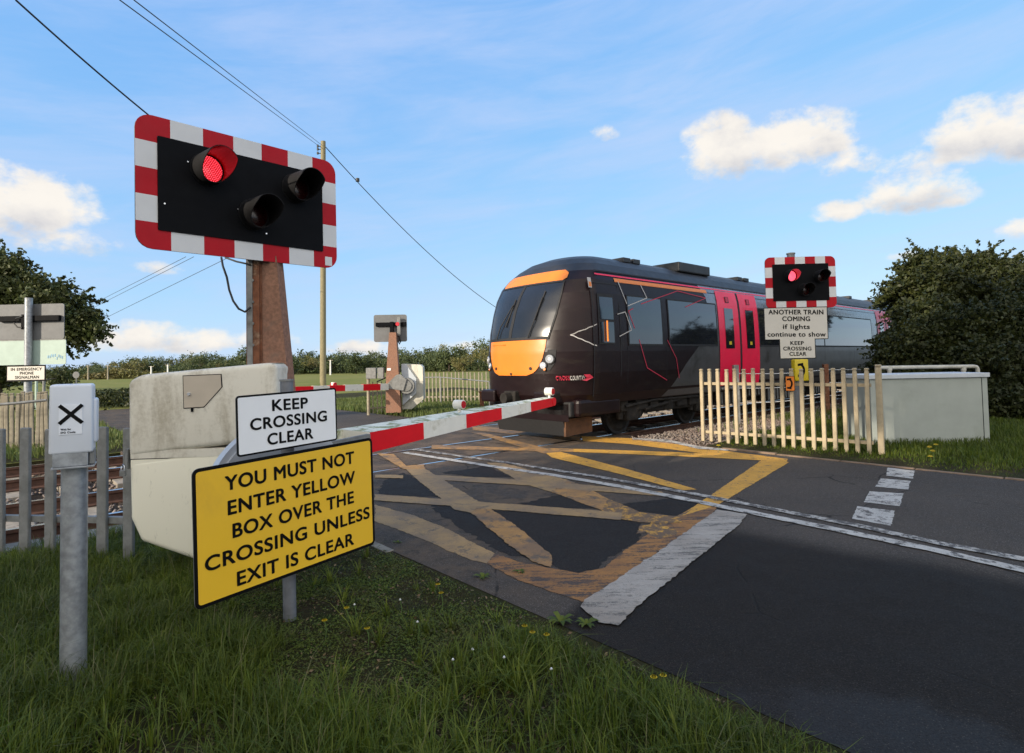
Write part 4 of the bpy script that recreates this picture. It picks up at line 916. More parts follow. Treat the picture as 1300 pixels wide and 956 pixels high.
# ------------------------------------------------------------------ fences
def pale_shape(b, p, X, w_, d_, h, m, notch=True):
    fr = Fr(p, X)
    b.box(fr, -w_/2, w_/2, -d_/2, d_/2, 0, h-.05, m, min(w_, d_)*.3)
    if notch: b.box(fr, -w_*.36, w_*.36, -d_*.36, d_*.36, h-.052, h-.03, m); b.box(fr, -w_/2, w_/2, -d_/2, d_/2, h-.032, h, m, min(w_, d_)*.38)
def fence(name, pa, pc, n, h, w_, d_, m, rails, label, cat='fence', notch=True, zoff=0, rough=0.0, group=None, railm=None, endpost=None):
    pa, pc = np.array(pa, float), np.array(pc, float); t = thing(name, (pa[0], pa[1], zoff), label, cat, group); X = pc-pa; L = np.linalg.norm(X); X = X/L
    fr = Fr((pa[0], pa[1], zoff), X); first = None
    for i in range(n):
        p = pa+X*L*i/(n-1); p = np.array([p[0], p[1], zoff])
        if first is None: b = B(); pale_shape(b, p, X, w_, d_, h, m, notch); first = b.build('pale', t)
        else:
            c = first.copy(); col.objects.link(c); c.parent = t; c.location = Vector(X*L*i/(n-1)+np.array([0, 0, rng.normal(0, rough)])); c.rotation_euler = (rng.normal(0, rough*.8), rng.normal(0, rough*.8), 0)
    for z in rails: b = B(); b.box(fr, -.05, L+.05, d_/2+.001, d_/2+.045, z-.025, z+.025, railm or m); b.build('rail', t)
    if endpost is not None:
        b = B(); pale_shape(b, np.array([*(pc+X*endpost[0])[:2], zoff]), X, endpost[1], endpost[1], endpost[2], m); b.build('end_post', t)
    return t
pa, pc = gnd(893, 560), gnd(1104, 576.5)
fence('palisade_fence', pa, pc, 18, 1.33, .062, .06, creampaint, (.17, 1.06), 'cream painted palisade fence beside the road in front of the train', rough=.004, endpost=(.16, .085, 1.38))
fence('palisade_fence', np.array([-5.2, 4.99, 0]), np.array([-3.10, 4.72, 0]), 10, 1.12, .085, .035, galvd, (.32,), 'galvanised grey palisade fence between the phone post and near rails', rough=.006, notch=False)
fence('palisade_fence', gnd(-45, 574), gnd(60, 568), 17, 1.12, .07, .05, pale_wood, (.3,), 'weathered pale fence across the tracks below the grey sign backs', rough=.02)
ft = bpy.data.objects[-1]
b = B(); b.path([at(-20, 515, 9.5), at(20, 512, 9.6), at(59, 508, 9.8)], .022, galvd); hr = b.build('handrail', loc=at(0, 515, 9.5)*np.array([1, 1, 0])); setp(hr, 'dark steel handrail crossing in front of the weathered far left fence', 'handrail')
b = B(); b.tube(at(59, 508, 9.8), at(59, 560, 9.8)*np.array([1, 1, 0])+UP*-.3, .022, None, galvd)
fence('palisade_fence', gnd(540, 512.5), gnd(618, 512), 17, 1.22, .05, .04, pale_wood, (.25,), 'pale thin barred fence beside the field left of the train nose', notch=False, rough=.012)
fence('palisade_fence', gnd(640, 509), gnd(700, 506), 12, 1.22, .05, .04, pale_wood, (.25, 1.0), 'short pale fence hidden behind the train front', notch=False, rough=.012) if False else None
b = B(); q0 = gnd(537, 512)+UP*1.0; b.path([gnd(536, 515)+UP*1.02, gnd(560, 515)+UP*1.02, gnd(622, 522)+UP*.92], .02, galvd)
for x_, y_ in ((536, 515), (560, 515), (622, 522)): b.tube(gnd(x_, y_)-UP*.03, gnd(x_, y_)+UP*(1.02 if x_ < 600 else .92), .025, None, galvd)
setp(b.build('handrail'), 'dark low handrail in front of the thin pale fence near the train', 'handrail')
b = B(); g_ = gnd(612, 517); b.box(Fr(g_), -.07, .07, -.07, .07, -.03, .52, rust, .01); b.box(Fr(g_), -.1, .1, -.1, .1, .5, .55, rust, .01); setp(b.build('rusty_post', loc=g_), 'short rusty brown post standing before the fence left of the train nose', 'post')
# gate and small cabinet left of the far barrier
gt = thing('field_gate', gnd(468, 527), 'narrow wooden gate with grey box between far barrier and its boom', 'gate'); g_ = gnd(468, 527)
b = B(); b.tube(g_, g_+UP*1.38, .05, None, pale_wood, 8); b.tube(g_+T*1.0+UP*0, g_+T*1.0+UP*1.2, .05, None, pale_wood, 8); b.build('gate_post', gt)
b = B()
for k in range(6): q = g_+T*(.15+k*.15); b.tube(q+UP*.05, q+UP*1.0, .017, None, pale_wood, 6)
for z in (.2, .9): b.tube(g_+UP*z, g_+T*1.0+UP*z, .02, None, pale_wood, 6)
b.build('gate_leaf', gt)
b = B(); b.box(Fr(g_+UP*1.1), -.05, .25, -.08, .08, .0, .33, galvd, .01); b.box(Fr(g_+UP*1.1), .3, .48, -.08, .08, .0, .33, galvd, .01); b.path([g_+T*.3+UP*1.0, g_+T*1.1+UP*1.3], .02, cable); b.build('switch_box', gt)

# ------------------------------------------------------------------ far barrier
Z = 17.6; P = lambda x, y, z=Z: at(x, y, z)
fb2 = Fr(P(500, 490)*np.array([1, 1, 0]), (1, .05, 0))
fs = thing('crossing_signal', P(500, 525)*np.array([1, 1, 0])+UP*-.03, 'far signal seen from behind, small grey board on a pink tapered post beyond the tracks', 'crossing signal', 'red and white crossing light signals')
def q2(x, y, yy=0.0): p = P(x, y)-fb2.o; return fb2.p(p@fb2.X, yy, p@fb2.Z)
b = B(); A = [q2(490, 524), q2(509, 524), q2(507, 490), q2(502.5, 422), q2(494, 422), q2(490, 480)]; C_ = [p+fb2.Y*.3 for p in A]; b.add(A+C_, [[0,1,2,3,4,5],[11,10,9,8,7,6]]+[[i,(i+1)%6,(i+1)%6+6,i+6] for i in range(6)], pinkconc); b.build('tapered_post', fs)
b = B(); b.box(fb2, (q2(491.5, 460)-fb2.o)@fb2.X, (q2(496, 460)-fb2.o)@fb2.X, -.01, .0, (q2(491, 470.5))[2], q2(491, 467.5)[2], signwhite); b.build('post_label', fs)
b = B(); xs = lambda x: float((P(x, 415)-fb2.o)@fb2.X); zs = lambda y: float(P(494, y)[2])
plate(b, fb2, xs(472.3), xs(514.7), zs(433.5), zs(398.5), .06, .32, .34, signback); b.build('backing_board', fs)
b = B(); b.box(fb2, xs(475), xs(514), .25, .32, zs(413.5), zs(408.5), black, .01); b.box(fb2, xs(493.5), xs(498), .2, .32, zs(424), zs(408), black); b.box(fb2, xs(503), xs(507), .18, .25, zs(426), zs(402), galvd, .01); b.tube(fb2.p(xs(503.5), .17, zs(411)), fb2.p(xs(503.5), .25, zs(411)), .06, None, redlampm); b.path([fb2.p(xs(505), .2, zs(426)), fb2.p(xs(507), .2, zs(434)), fb2.p(xs(506), .2, zs(437)), fb2.p(xs(504), .2, zs(433))], .02, cable); b.build('lamp_housing', fs)
fbm = thing('barrier_machine', P(521, 522)*np.array([1, 1, 0])+UP*-.03, 'grey angular barrier machine beyond the tracks, boom lowered to the left', 'level crossing barrier', 'level crossing barriers')
b = B(); pr = [(509,520.5),(521,520.5),(536,508),(535.5,484),(508,484)]; b.prism([q2(x, y, .3) for x, y in pr], fb2.Y*.6, lightgrey); b.build('lower_cover', fbm)
b = B(); pr = [(508,484),(535.5,484),(535,466),(532,463),(508,462)]; b.prism([q2(x, y, .3) for x, y in pr], fb2.Y*.6, cab_top); b.build('upper_cover', fbm)
b = B(); pr = [(508,462.5),(514,462.5),(527,481),(527,500),(510,515)]; b.prism([q2(x, y, .22) for x, y in pr], fb2.Y*.08, relaylid); b.build('side_cover', fbm)
b = B(); b.tube(q2(515.5, 490, .05), q2(515.5, 490, .22), .24, None, galvd, 28); b.tube(q2(515.5, 490, .02), q2(515.5, 490, .05), .16, None, galvd, 24); b.build('counterweight_disc', fbm)
b = B(); pr = [(490,489),(503,476),(508,475),(516,482),(512,496),(492,493)]; b.prism([q2(x, y, -.02) for x, y in pr], fb2.Y*.07, galvd); b.build('boom_arm', fbm)
b = B(); bs_, be_ = P(492, 491), at(372, 494.5, 15.0); fbb = Fr(bs_, be_-bs_); Lb = np.linalg.norm(be_-bs_)
for i, (a_, c_) in enumerate(((0, .10), (.10, .30), (.30, .50), (.50, .66), (.66, .82), (.82, 1))):
    hh_ = .10-.03*(a_+c_)/2; b.box(fbb, a_*Lb, c_*Lb, -.05, .05, -hh_, hh_, boomred if i % 2 else boomwhite)
bo = b.build('boom', fbm)
b = B(); pl_ = P(423.5, 489, 16.5); b.tube(pl_-UP*.02, pl_+UP*.08, .07, None, boomwhite); b.tube(pl_+UP*.02-nrm*.07, pl_+UP*.02+nrm*.07, .06, None, redlampm); b.build('boom_lamp', bo)

# ------------------------------------------------------------------ left signal backs across the tracks
Z = 13.4; fl = Fr(at(36, 430, Z)*np.array([1, 1, 0]), (1, -.02, 0))
ls = thing('crossing_signal', fl.o-UP*.03, 'left signal seen from behind, grey board over a faded green panel on a steel pole', 'crossing signal', 'red and white crossing light signals')
xs = lambda x: float((at(x, 430, Z)-fl.o)@fl.X); zs = lambda y: float(at(40, y, Z)[2])
b = B(); b.tube(fl.o-UP*.05, fl.p(0, 0, zs(379)), .075, None, galv, 20); b.tube(fl.p(0, 0, zs(379)), fl.p(0, 0, zs(378.3)), .08, None, galv, 20); b.build('pole', ls)
b = B(); plate(b, fl, xs(-10), xs(77.5), zs(430.5), zs(385.5), .05, .10, .12, signback); b.build('backing_board', ls)
b = B(); plate(b, fl, xs(-14), xs(80.5), zs(463), zs(431.5), .03, .09, .105, greenpale)
b.box(fl, xs(-14), xs(80), .085, .09, zs(432), zs(430.8), galvd)
for k in range(9): u = xs(57+k*2.3); v = zs(452)+rng.normal(0, .03); b.box(fl, u, u+.02, .084, .09, v-.035, v+.03, mat('faded_graffiti', (.2, .36, .5), .6) if k == 0 else MATS['faded_graffiti'])
b.build('lower_panel', ls)
b = B(); b.box(fl, xs(-5), xs(74), .02, .10, zs(407.5), zs(400.5), black, .008); b.box(fl, xs(27), xs(34), -.02, .1, zs(418), zs(399), black, .01); b.path([fl.p(xs(30), -.03, zs(401)), fl.p(xs(21), -.03, zs(404)), fl.p(xs(18.5), -.03, zs(410)), fl.p(xs(23), -.03, zs(415)), fl.p(xs(29), -.03, zs(416))], .015, cable); b.build('lamp_bracket', ls)
esp = thing('emergency_sign', fl.p(0, -.1, 0), 'small white emergency phone sign fixed below the green panel on the left pole', 'sign') if False else ls
b = B(); b.box(fl, xs(13), xs(63), -.10, -.085, zs(484), zs(463.5), ink); b.box(fl, xs(14.3), xs(61.7), -.103, -.10, zs(482), zs(465.2), signcream); eo = b.build('emergency_plate', ls)
b = B()
for txt, xa, xb, y_ in (('IN EMERGENCY', 19, 58.5, 470.3), ('PHONE', 30.5, 48, 475.3), ('SIGNALMAN', 24.5, 55, 480.4)): put_text(b, fl, txt, xs(xa), xs(xb), zs(y_), .062, -.105, ink, .01)
b.build('lettering', eo)
# small dark round sign and posts far left
b = B(); q = gnd(97, 497); zz = at(97, 476, q[1])[2]; b.tube(q, (q[0], q[1], zz), .04, None, galvd); o = thing('round_sign', q, 'small dark round sign back on a thin post before the distant hedge', 'sign')
b.build('pole', o); b = B(); b.tube((q[0], q[1]-.05, zz), (q[0], q[1]-.02, zz), .24, None, signback, 24); b.build('sign_disc', o)
o = thing('marker_post', gnd(46, 520), 'narrow pale and grey marker post behind the far left fence', 'post'); g_ = gnd(46, 520); b = B(); b.tube(g_, g_+UP*1.25, .05, None, greenpale); b.tube(g_+np.array([.3, 0, 0]), g_+np.array([.3, 0, 1.5]), .05, None, galvd); b.build('post', o)

# ------------------------------------------------------------------ right signal
Z = 10.9; frs = Fr(at(1014, 357, Z), (1, 0, -.0)); frs = Fr(at(1014, 357, Z), (1, -.03, 0))
u0, v0 = frs.hit(971.6, 358); u1, v1 = frs.hit(1061.2, 358); ut, vt = frs.hit(1015, 326); ub, vb = frs.hit(1017, 391)
W = u1-u0; H = vt-vb; frs = Fr(frs.p((u0+u1)/2, 0, (vt+vb)/2), (1, -.03, 0))
rs = thing('crossing_signal', np.array([at(1013, 552, Z+.1)[0], Z+.1, -.03]), 'right signal with lit red lamp above white train warning board behind cream fence', 'crossing signal', 'red and white crossing light signals')
seen_board(rs, frs, W, H, .10, .135, [frs.hit(1003, 350.5), frs.hit(1021, 368), frs.hit(1040, 351)], .10, .22, ledfar, redlit_inner)
zz = lambda y: at(1013, y, Z+.1)[2]
b = B(); b.tube((rs.location.x, Z+.12, -.05), (rs.location.x-.14+.14, Z+.12, zz(322.5)), .07, None, post_grey, 20); b.build('pole', rs)
b = B(); b.tube((rs.location.x, Z+.12, zz(322.5)), (rs.location.x, Z+.12, zz(321)), .08, None, galvd, 20); b.build('pole_cap', rs)
z6 = lambda x, y: (860+x/3.4133, 310+y/3.4133)
fa = Fr(at(1011, 410, Z-.02), (1, -.03, 0))
def flat_sign(name, x0, y0, x1, y1, lines, cap, bold=.012):
    f = Fr(at(*z6((x0+x1)/2, (y0+y1)/2), Z-.03), (1, -.03, 0)); ua, va = f.hit(*z6(x0, y0)); ub_, vb_ = f.hit(*z6(x1, y1)); W_, H_ = ub_-ua, va-vb_
    f = Fr(f.p((ua+ub_)/2, 0, (va+vb_)/2), (1, -.03, 0))
    return sign_panel(rs, f, W_, H_, .02, signcream, .014, name, [(t, z6(a, y), z6(c, y), cap) for t, a, c, y in lines], bold)
flat_sign('another_train_board', 373, 276, 655, 411, [('ANOTHER TRAIN', 395, 632, 304), ('COMING', 455, 574, 333), ('if lights', 458, 573, 367), ('continue to show', 391, 642, 400)], .083)
flat_sign('keep_clear_board', 441, 409, 601, 495, [('KEEP', 490, 547, 436), ('CROSSING', 459, 580, 460), ('CLEAR', 486, 558, 483)], .066)
def handset(b, f, cx_, cz_, s_, y):
    pts = []
    for i in range(13): a = math.radians(-70+140*i/12); pts.append((cx_-s_*.15+s_*.42*math.cos(a)*.9, cz_+s_*.48*math.sin(a)))
    for i in range(12, -1, -1): a = math.radians(-70+140*i/12); pts.append((cx_-s_*.15+s_*.25*math.cos(a)*.9, cz_+s_*.34*math.sin(a)))
    k = len(pts)//2
    P_ = [f.p(x, y, z) for x, z in pts]; b.add(P_, [[i, i+1, len(P_)-2-i, len(P_)-1-i] for i in range(k-1)], ink)
    for sg in (-1, 1): b.add([f.p(cx_+dx_*s_, y-.0005, cz_+sg*dz_*s_) for dx_, dz_ in ((-.28, .30), (.12, .34), (.10, .52), (-.28, .46))], [[0, 1, 2, 3]], ink)
ph = thing('crossing_telephone', np.array([at(1018, 470, Z-.05)[0], Z-.1, zz(484)]), 'yellow telephone box with black handset symbol on the right signal pole', 'telephone box')
b = B(); f = Fr(at(1018, 470, Z-.2), (1, -.03, 0)); rounded_box(b, f, -.125, .125, 0, .16, -.2, .2, yellowbox, .02); pe = b.build('phone_housing', ph); b = B(); handset(b, f, .0, .0, .26, -.003); b.build('handset_symbol', ph)
ph = thing('telephone_sign', np.array([at(1003, 487, 10.4)[0], 9.6, 0]), 'small orange plate with black handset symbol tied to the cream fence', 'sign')
ff_ = Fr(at(1003, 487, 9.72), (1, -.25, 0)); b = B(); b.box(ff_, -.072, .072, 0, .01, -.125, .125, ink, .003); b.box(ff_, -.064, .064, -.002, .0, -.117, .117, orangebox); b.build('plate', ph); b = B(); handset(b, ff_, .0, .0, .18, -.004); b.build('handset_symbol', ph)

# wire fence with rusty posts behind the right fence
wf = thing('wire_fence', SN(11.2, 6.3, 0), 'white wires strung between rusty posts along the railway behind the cream fence', 'fence')
pts_ = [gnd(936, 536), gnd(1050, 524), gnd(1150, 510)]
for i, g_ in enumerate(pts_): b = B(); b.box(Fr(g_), -.06, .06, -.06, .06, -.03, 1.3 if i else 1.35, galvd if i == 0 else rust, .01); b.build('post', wf)
b = B()
for h_ in (.45, .8, 1.15):
    for a, c in zip(pts_, pts_[1:]): b.path([a+UP*h_+(c-a)*k/6-UP*.05*math.sin(math.pi*k/6) for k in range(7)], .009, paleire, 5)
b.build('wire', wf)
b = B(); g_ = gnd(1060, 536)

# relay cabinet and pipe rail
Zr = 9.95; fq = Fr(at(1179, 520, Zr), (1, -.02, 0)); xr = lambda x: float((at(x, 520, Zr)-fq.o)@fq.X)
zr = lambda y: float(at(1179, y, Zr)[2]-fq.o[2])
rc = thing('relay_cabinet', np.array([fq.o[0], Zr, -.03]), 'long low grey green steel cabinet standing in the grass before the hedge', 'equipment cabinet')
b = B(); b.box(fq, xr(1107), xr(1254), 0, .75, -fq.o[2]-.05, zr(480.5), relaygrey, .006); b.build('casing', rc)
b = B(); b.box(fq, xr(1104.5), xr(1256), -.03, .78, zr(480), zr(474.5), relaylid, .008); b.build('lid', rc)
b = B(); b.box(fq, xr(1246.5), xr(1247.2), -.003, .0, -fq.o[2], zr(481), black); b.build('door_edge', rc); b = B(); b.box(fq, xr(1254), xr(1259), .2, .26, zr(512), zr(508), galvd, .004); b.box(fq, xr(1258), xr(1259.5), .2, .26, zr(518), zr(506), galvd, .004); b.build('lock_handle', rc)
pr_ = thing('pipe_rail', np.array([at(1117, 500, 10.85)[0], 10.85, 0]), 'grey tubular rail running just above and behind the long low cabinet', 'handrail')
b = B(); Zq = 10.85; p1, p2 = at(1114, 466.8, Zq), at(1236, 465.2, Zq); b.tube(p1, p2, .035, None, lightgrey)
b.path([p2, p2+np.array([.05, 0, -.01]), p2+np.array([.07, 0, -.05]), np.array([p2[0]+.07, Zq, -.03])], .035, lightgrey); b.build('top_tube', pr_)
for x_ in (1114, 1129, 1223): q = at(x_, 467, Zq); b = B(); b.tube((q[0], Zq, -.03), q, .035, None, lightgrey); b.tube(q-UP*.05, q+UP*.04, .045, None, lightgrey); b.build('leg', pr_)

# ------------------------------------------------------------------ telegraph pole and wires
tpb = gnd(410, 494); Yp = tpb[1]
tp = thing('telegraph_pole', tpb*np.array([1, 1, 0])-UP*.03, 'tall wooden telegraph pole standing in the field behind the near signal board', 'telegraph pole')
b = B(); ptop = at(410.3, 179.5, Yp); b.tube((tpb[0], Yp, -.1), ptop, .20, .155, wood, 14); b.build('pole', tp)
b = B(); 
for y_ in (186, 190, 195): q = at(406, y_, Yp); b.tube(q+np.array([-.1, -.05, 0]), q+np.array([.25, -.05, 0]), .03, None, cable); b.tube(q+np.array([-.12, -.05, -.06]), q+np.array([-.12, -.05, .1]), .06, None, cable)
b.build('insulator', tp)
def wire(name, pts, r, label, group='overhead wires'):
    P_ = [at(*q) for q in pts]; D = []
    for a, c in zip(P_, P_[1:]): D += [a+(c-a)*k/10 for k in range(10)]
    D.append(P_[-1]); b = B(); b.path(D, r, wirem, 6); o = b.build(name, loc=P_[0]); return setp(o, label, 'wire', group)
def sagwire(name, A, C_, mid, r, label):
    """parabola through two end points and a mid sight line"""
    a, c = at(*A), at(*C_); D = []; sg = mid
    for k in range(41): t = k/40; D.append(a*(1-t)+c*t-UP*sg*4*t*(1-t))
    b = B(); b.path(D, r, wirem, 6); return setp(b.build(name, loc=a), label, 'wire', 'overhead wires')
sagwire('overhead_wire', (20, 0, 3.2), (322, 246, 5.15), .05, .0055, 'thickest black wire from the upper left corner down behind the near board')
sagwire('overhead_wire', (152, 0, 12), (407, 187, Yp), .0, .013, 'lower of the two parallel wires falling to the telegraph pole')
sagwire('overhead_wire', (170, 0, 12), (407, 183, Yp), .0, .013, 'upper of the two parallel wires falling to the telegraph pole')
o = sagwire('overhead_wire', (411, 184, Yp), (637, 395, 62), .9, .028, 'wire with a small dark weight running right from the pole to the train')
b = B(); q = at(454, 228.5, 43.5); b.tube(q-UP*.12, q+UP*.12, .14, None, cable); b.build('wire_weight', o)
sagwire('overhead_wire', (60, 440, 70), (300, 322, 34), .0, .016, 'lowest faint wire at left slanting down from the near board')
sagwire('overhead_wire', (108, 391, 70), (236, 326, 42), .0, .018, 'thin upper wire of the pair descending left of the board')
sagwire('overhead_wire', (112, 394, 70), (246, 326, 42), .0, .018, 'thin lower wire of the pair descending left of the board')
for i, (x, y0, y1, lb) in enumerate(((112, 464, 480, 'tiny distant pole left of the cabinet, farthest left of the field poles'), (137, 464, 480, 'tiny distant pole just left of the cream cabinet'), (192, 465, 479, 'tiny distant pale pole above the cream cabinet left half'), (213, 463, 478, 'tiny distant pale pole above the cabinet hatch'), (419.5, 457, 473, 'tiny distant pale pole right of the telegraph pole'))):
    Yd = 92; q = at(x, y1, Yd); b = B(); b.tube((q[0], Yd, -.05), at(x, y0, Yd), .13, .1, pale_wood if i < 2 else paleire, 6); b.tube(at(x, y0+.5, Yd)-np.array([.4, 0, 0]), at(x, y0+.5, Yd)+np.array([.4, 0, 0]), .05, None, pale_wood, 5)
    setp(b.build('distant_pole', loc=(q[0], Yd, 0)), lb, 'pole', 'small distant poles in the field')

# ------------------------------------------------------------------ foliage
def leaves(P, size, var=.4, up=0.3):
    k = len(P); n = rng.normal(0, 1, (k, 3)); n[:, 2] += up; n /= np.linalg.norm(n, axis=1)[:, None]
    a = np.cross(n, rng.normal(0, 1, (k, 3))); a /= np.linalg.norm(a, axis=1)[:, None]; c = np.cross(n, a); s = size*rng.uniform(1-var, 1+var, (k, 1))
    V = np.stack([P-a*s, P-c*s*.55, P+a*s, P+c*s*.55], 1).reshape(-1, 3); return V, np.arange(4*k).reshape(-1, 4)
def blob_pts(n, blobs, shell=.55):
    out = []; vol = np.array([b_[3]*b_[4]*b_[5] for b_ in blobs])**(2/3); vol = vol/vol.sum()
    for b_, w_ in zip(blobs, vol):
        k = max(8, int(n*w_)); d = rng.normal(0, 1, (k, 3)); d /= np.linalg.norm(d, axis=1)[:, None]; r = rng.uniform(shell, 1.0, (k, 1))**.7*(1+rng.normal(0, .07, (k, 1)))
        out.append(np.array(b_[:3])+d*r*np.array(b_[3:6]))
    return np.concatenate(out)
def clumpy(n, blobs, nc, cr, shell=.5):
    """leaf clumps spread over the blob surfaces, leaving gaps"""
    C0 = blob_pts(nc, blobs, shell); idx = rng.integers(0, len(C0), n); return C0[idx]+rng.normal(0, 1, (n, 3))*cr*rng.uniform(.5, 1.2, (n, 1))
def limbs(b, base, targets, r):
    base = np.array(base, float)
    for t_ in targets:
        t_ = np.array(t_, float); mid_ = base+(t_-base)*.5+rng.normal(0, .15, 3); m1 = base+(mid_-base)*.5+UP*.1
        pts = [base, m1, mid_, t_]; rs_ = [r, r*.7, r*.45, r*.15]
        for a, c, r0, r1 in zip(pts, pts[1:], rs_, rs_[1:]): b.tube(a, c, r0, r1, bark, 7, caps=False)
def sprays(blobs, n, L, step, droop=.5, out=1.0):
    """leafy twigs that stick out of the crown and bend over"""
    P0 = blob_pts(n, blobs, .75); cen = np.mean(np.array([b_[:3] for b_ in blobs]), 0); pts = []
    for p in P0:
        d = (p-cen); d = d/(np.linalg.norm(d)+1e-6)*out+rng.normal(0, .45, 3)+UP*.25; d /= np.linalg.norm(d); l = L*rng.uniform(.4, 1.2); q = p.copy(); k = int(l/step)
        for i in range(k): d = d-UP*droop*step/L; d /= np.linalg.norm(d); q = q+d*step; pts += [q+rng.normal(0, step*.5*(1-.5*i/k), 3) for _ in range(3)]
    return np.array(pts)
def tree(name, x, y, h, blobs, nleaf, nclump, cr, lsize, m, label, cat, group=None, tr=.18, trunk_h=None, shell=.5, twig=None, twig2=None):
    t = thing(name, (x, y, -.03), label, cat, group); th_ = trunk_h or h*.35
    b = B(); b.tube((x, y, -.1), (x, y, th_), tr, tr*.7, bark, 9, caps=False); limbs(b, (x, y, th_), [(q[0], q[1], q[2]) for q in blobs], tr*.6); b.build('trunk', t)
    P_ = clumpy(nleaf, blobs, nclump, cr, shell)
    if twig: P_ = np.concatenate([P_, sprays(blobs, *twig)])
    if twig2: P_ = np.concatenate([P_, sprays(blobs, *twig2)])
    V, Fc = leaves(P_, lsize); V[:, 2] = np.maximum(V[:, 2], -.02); npmesh('crown', V, Fc, m, t); return t
# hedge and trees at the right
def rb(cx_, cy_, cz_, r, n, spread, k=.5): return [(cx_+rng.normal(0, spread[0]), cy_+rng.normal(0, spread[1]), cz_+rng.normal(0, spread[2]), r*rng.uniform(.6, 1.1), r*rng.uniform(.6, 1.1), r*rng.uniform(.5, .9)) for _ in range(n)]
def px_blobs(lst): # (px x, px y, Y, radius px)
    return [(*at(x, y, Y), r/F*Y, r/F*Y, r/F*Y*.9) for x, y, Y, r in lst]
bl = px_blobs([(1160,352,19,22),(1178,338,19,18),(1150,372,18.5,20),(1185,365,18,28),(1135,378,19,10),(1170,400,17,34),(1150,430,17,30),(1190,345,19,22)])
tree('tree', *at(1175, 500, 18)[:2], 5, [(*q[:3], q[3]*.66, q[4]*.66, q[5]*.66) for q in bl], 12000, 420, .15, .06, hedgem, 'loose leafed tree overhanging the rear of the train at the hedge end', 'tree', 'trees and bushes at the right', .14, None, .5, (900, .75, .07, .7), (90, .9, .08, 1.0))
bl = px_blobs([(1240,355,20,28),(1265,360,20,30),(1215,362,20,26),(1290,372,19,30),(1240,385,18,38),(1200,395,18,32),(1222,338,21,14),(1250,334,21,13),(1278,345,21,15)])
tree('tree', *at(1245, 500, 20)[:2], 5.5, [(*q[:3], q[3]*.66, q[4]*.66, q[5]*.66) for q in bl], 17000, 500, .17, .065, hedgem, 'tallest dark tree with arching top at the right edge behind the cabinet', 'tree', 'trees and bushes at the right', .18, None, .5, (1300, .9, .075, .8), (130, 1.4, .09, 1.2))
bl = px_blobs([(1150,455,15.5,36),(1175,440,15.5,36),(1200,430,15.5,40),(1165,490,15,34),(1205,480,15,40),(1130,470,16,20),(1140,500,15.5,24),(1128,440,17,14)])
tree('bush', *at(1170, 530, 15.5)[:2], 3, [(*q[:3], q[3]*.85, q[4]*.85, q[5]*.85) for q in bl], 34000, 800, .12, .05, hedgem, 'dense dark bush directly behind the left part of the grey cabinet', 'bush', 'trees and bushes at the right', .08, .5, .5, (800, .5, .06, .6))
bl = px_blobs([(1250,425,15,44),(1290,410,15,44),(1260,470,14,44),(1300,460,14,46),(1265,510,13.5,34),(1310,505,13.5,42),(1230,465,14.5,40),(1345,430,15,60),(1350,490,14,60)])
tree('bush', *at(1280, 540, 14.5)[:2], 3, [(*q[:3], q[3]*.85, q[4]*.85, q[5]*.85) for q in bl], 52000, 1100, .12, .05, hedgem, 'dark hedge bush at the right edge beyond the cabinet door', 'bush', 'trees and bushes at the right', .08, .5, .5, (900, .5, .06, .6))
# big tree far left
bl = px_blobs([(-5,375,30,40),(35,378,30,30),(70,395,30,34),(98,412,30,22),(15,345,30,16),(-60,390,30,55),(20,415,30,30),(60,420,30,20),(112,418,30,9),(-14,330,30,12)])
tree('tree', *at(-30, 480, 30)[:2], 8, bl, 30000, 700, .30, .11, treem, 'large dark tree reaching in from the left edge above the sign backs', 'tree', None, .35, None, .5, (900, 1.1, .12, .5), (80, 1.3, .12, 1.0))
bl = px_blobs([(5,462,34,30),(-40,465,34,40),(70,480,45,12),(85,478,48,10)])
tree('bush', *at(0, 490, 34)[:2], 3, bl, 9000, 300, .3, .12, treem, 'dark bush behind the far left fence under the big tree', 'bush', None, .15, .6)
# tree rows behind the photographer that shade the near verge (out of view)
def shade_tree(gx, gy, dist, r, label):
    c = np.array([gx, gy, 1.2 if dist > 40 else 0])+SUN_DIR*dist; bl = [(c[0]+rng.normal(0, r*.45), c[1]+rng.normal(0, r*.45), c[2]+rng.normal(0, r*.35), r*.62, r*.62, r*.55) for _ in range(9)]
    return tree('tree', c[0], c[1], c[2], bl, 12000, 500, .35, .22, treem, label, 'tree', 'trees behind the photographer', .3, max(1.0, c[2]-r))
shade_tree(-.6, 2.9, 22, 2.6, 'broad leafy tree on the verge behind the viewpoint, nearest the road')
shade_tree(1.0, 1.0, 20, 2.6, 'broad leafy tree on the verge behind the viewpoint, beside the road edge')
shade_tree(9.6, 11.2, 42, 2.3, 'tall unseen tree added to shade the grey cabinet, left one of the pair')  # unseen tall pair, added only to shade the cabinet and hedge
shade_tree(14.5, 14.5, 46, 3.2, 'tall unseen tree added to shade the right hedge, right one of the pair')
shade_tree(-3.2, 3.6, 24, 2.6, 'broad leafy tree on the verge behind the viewpoint, farther from the road')

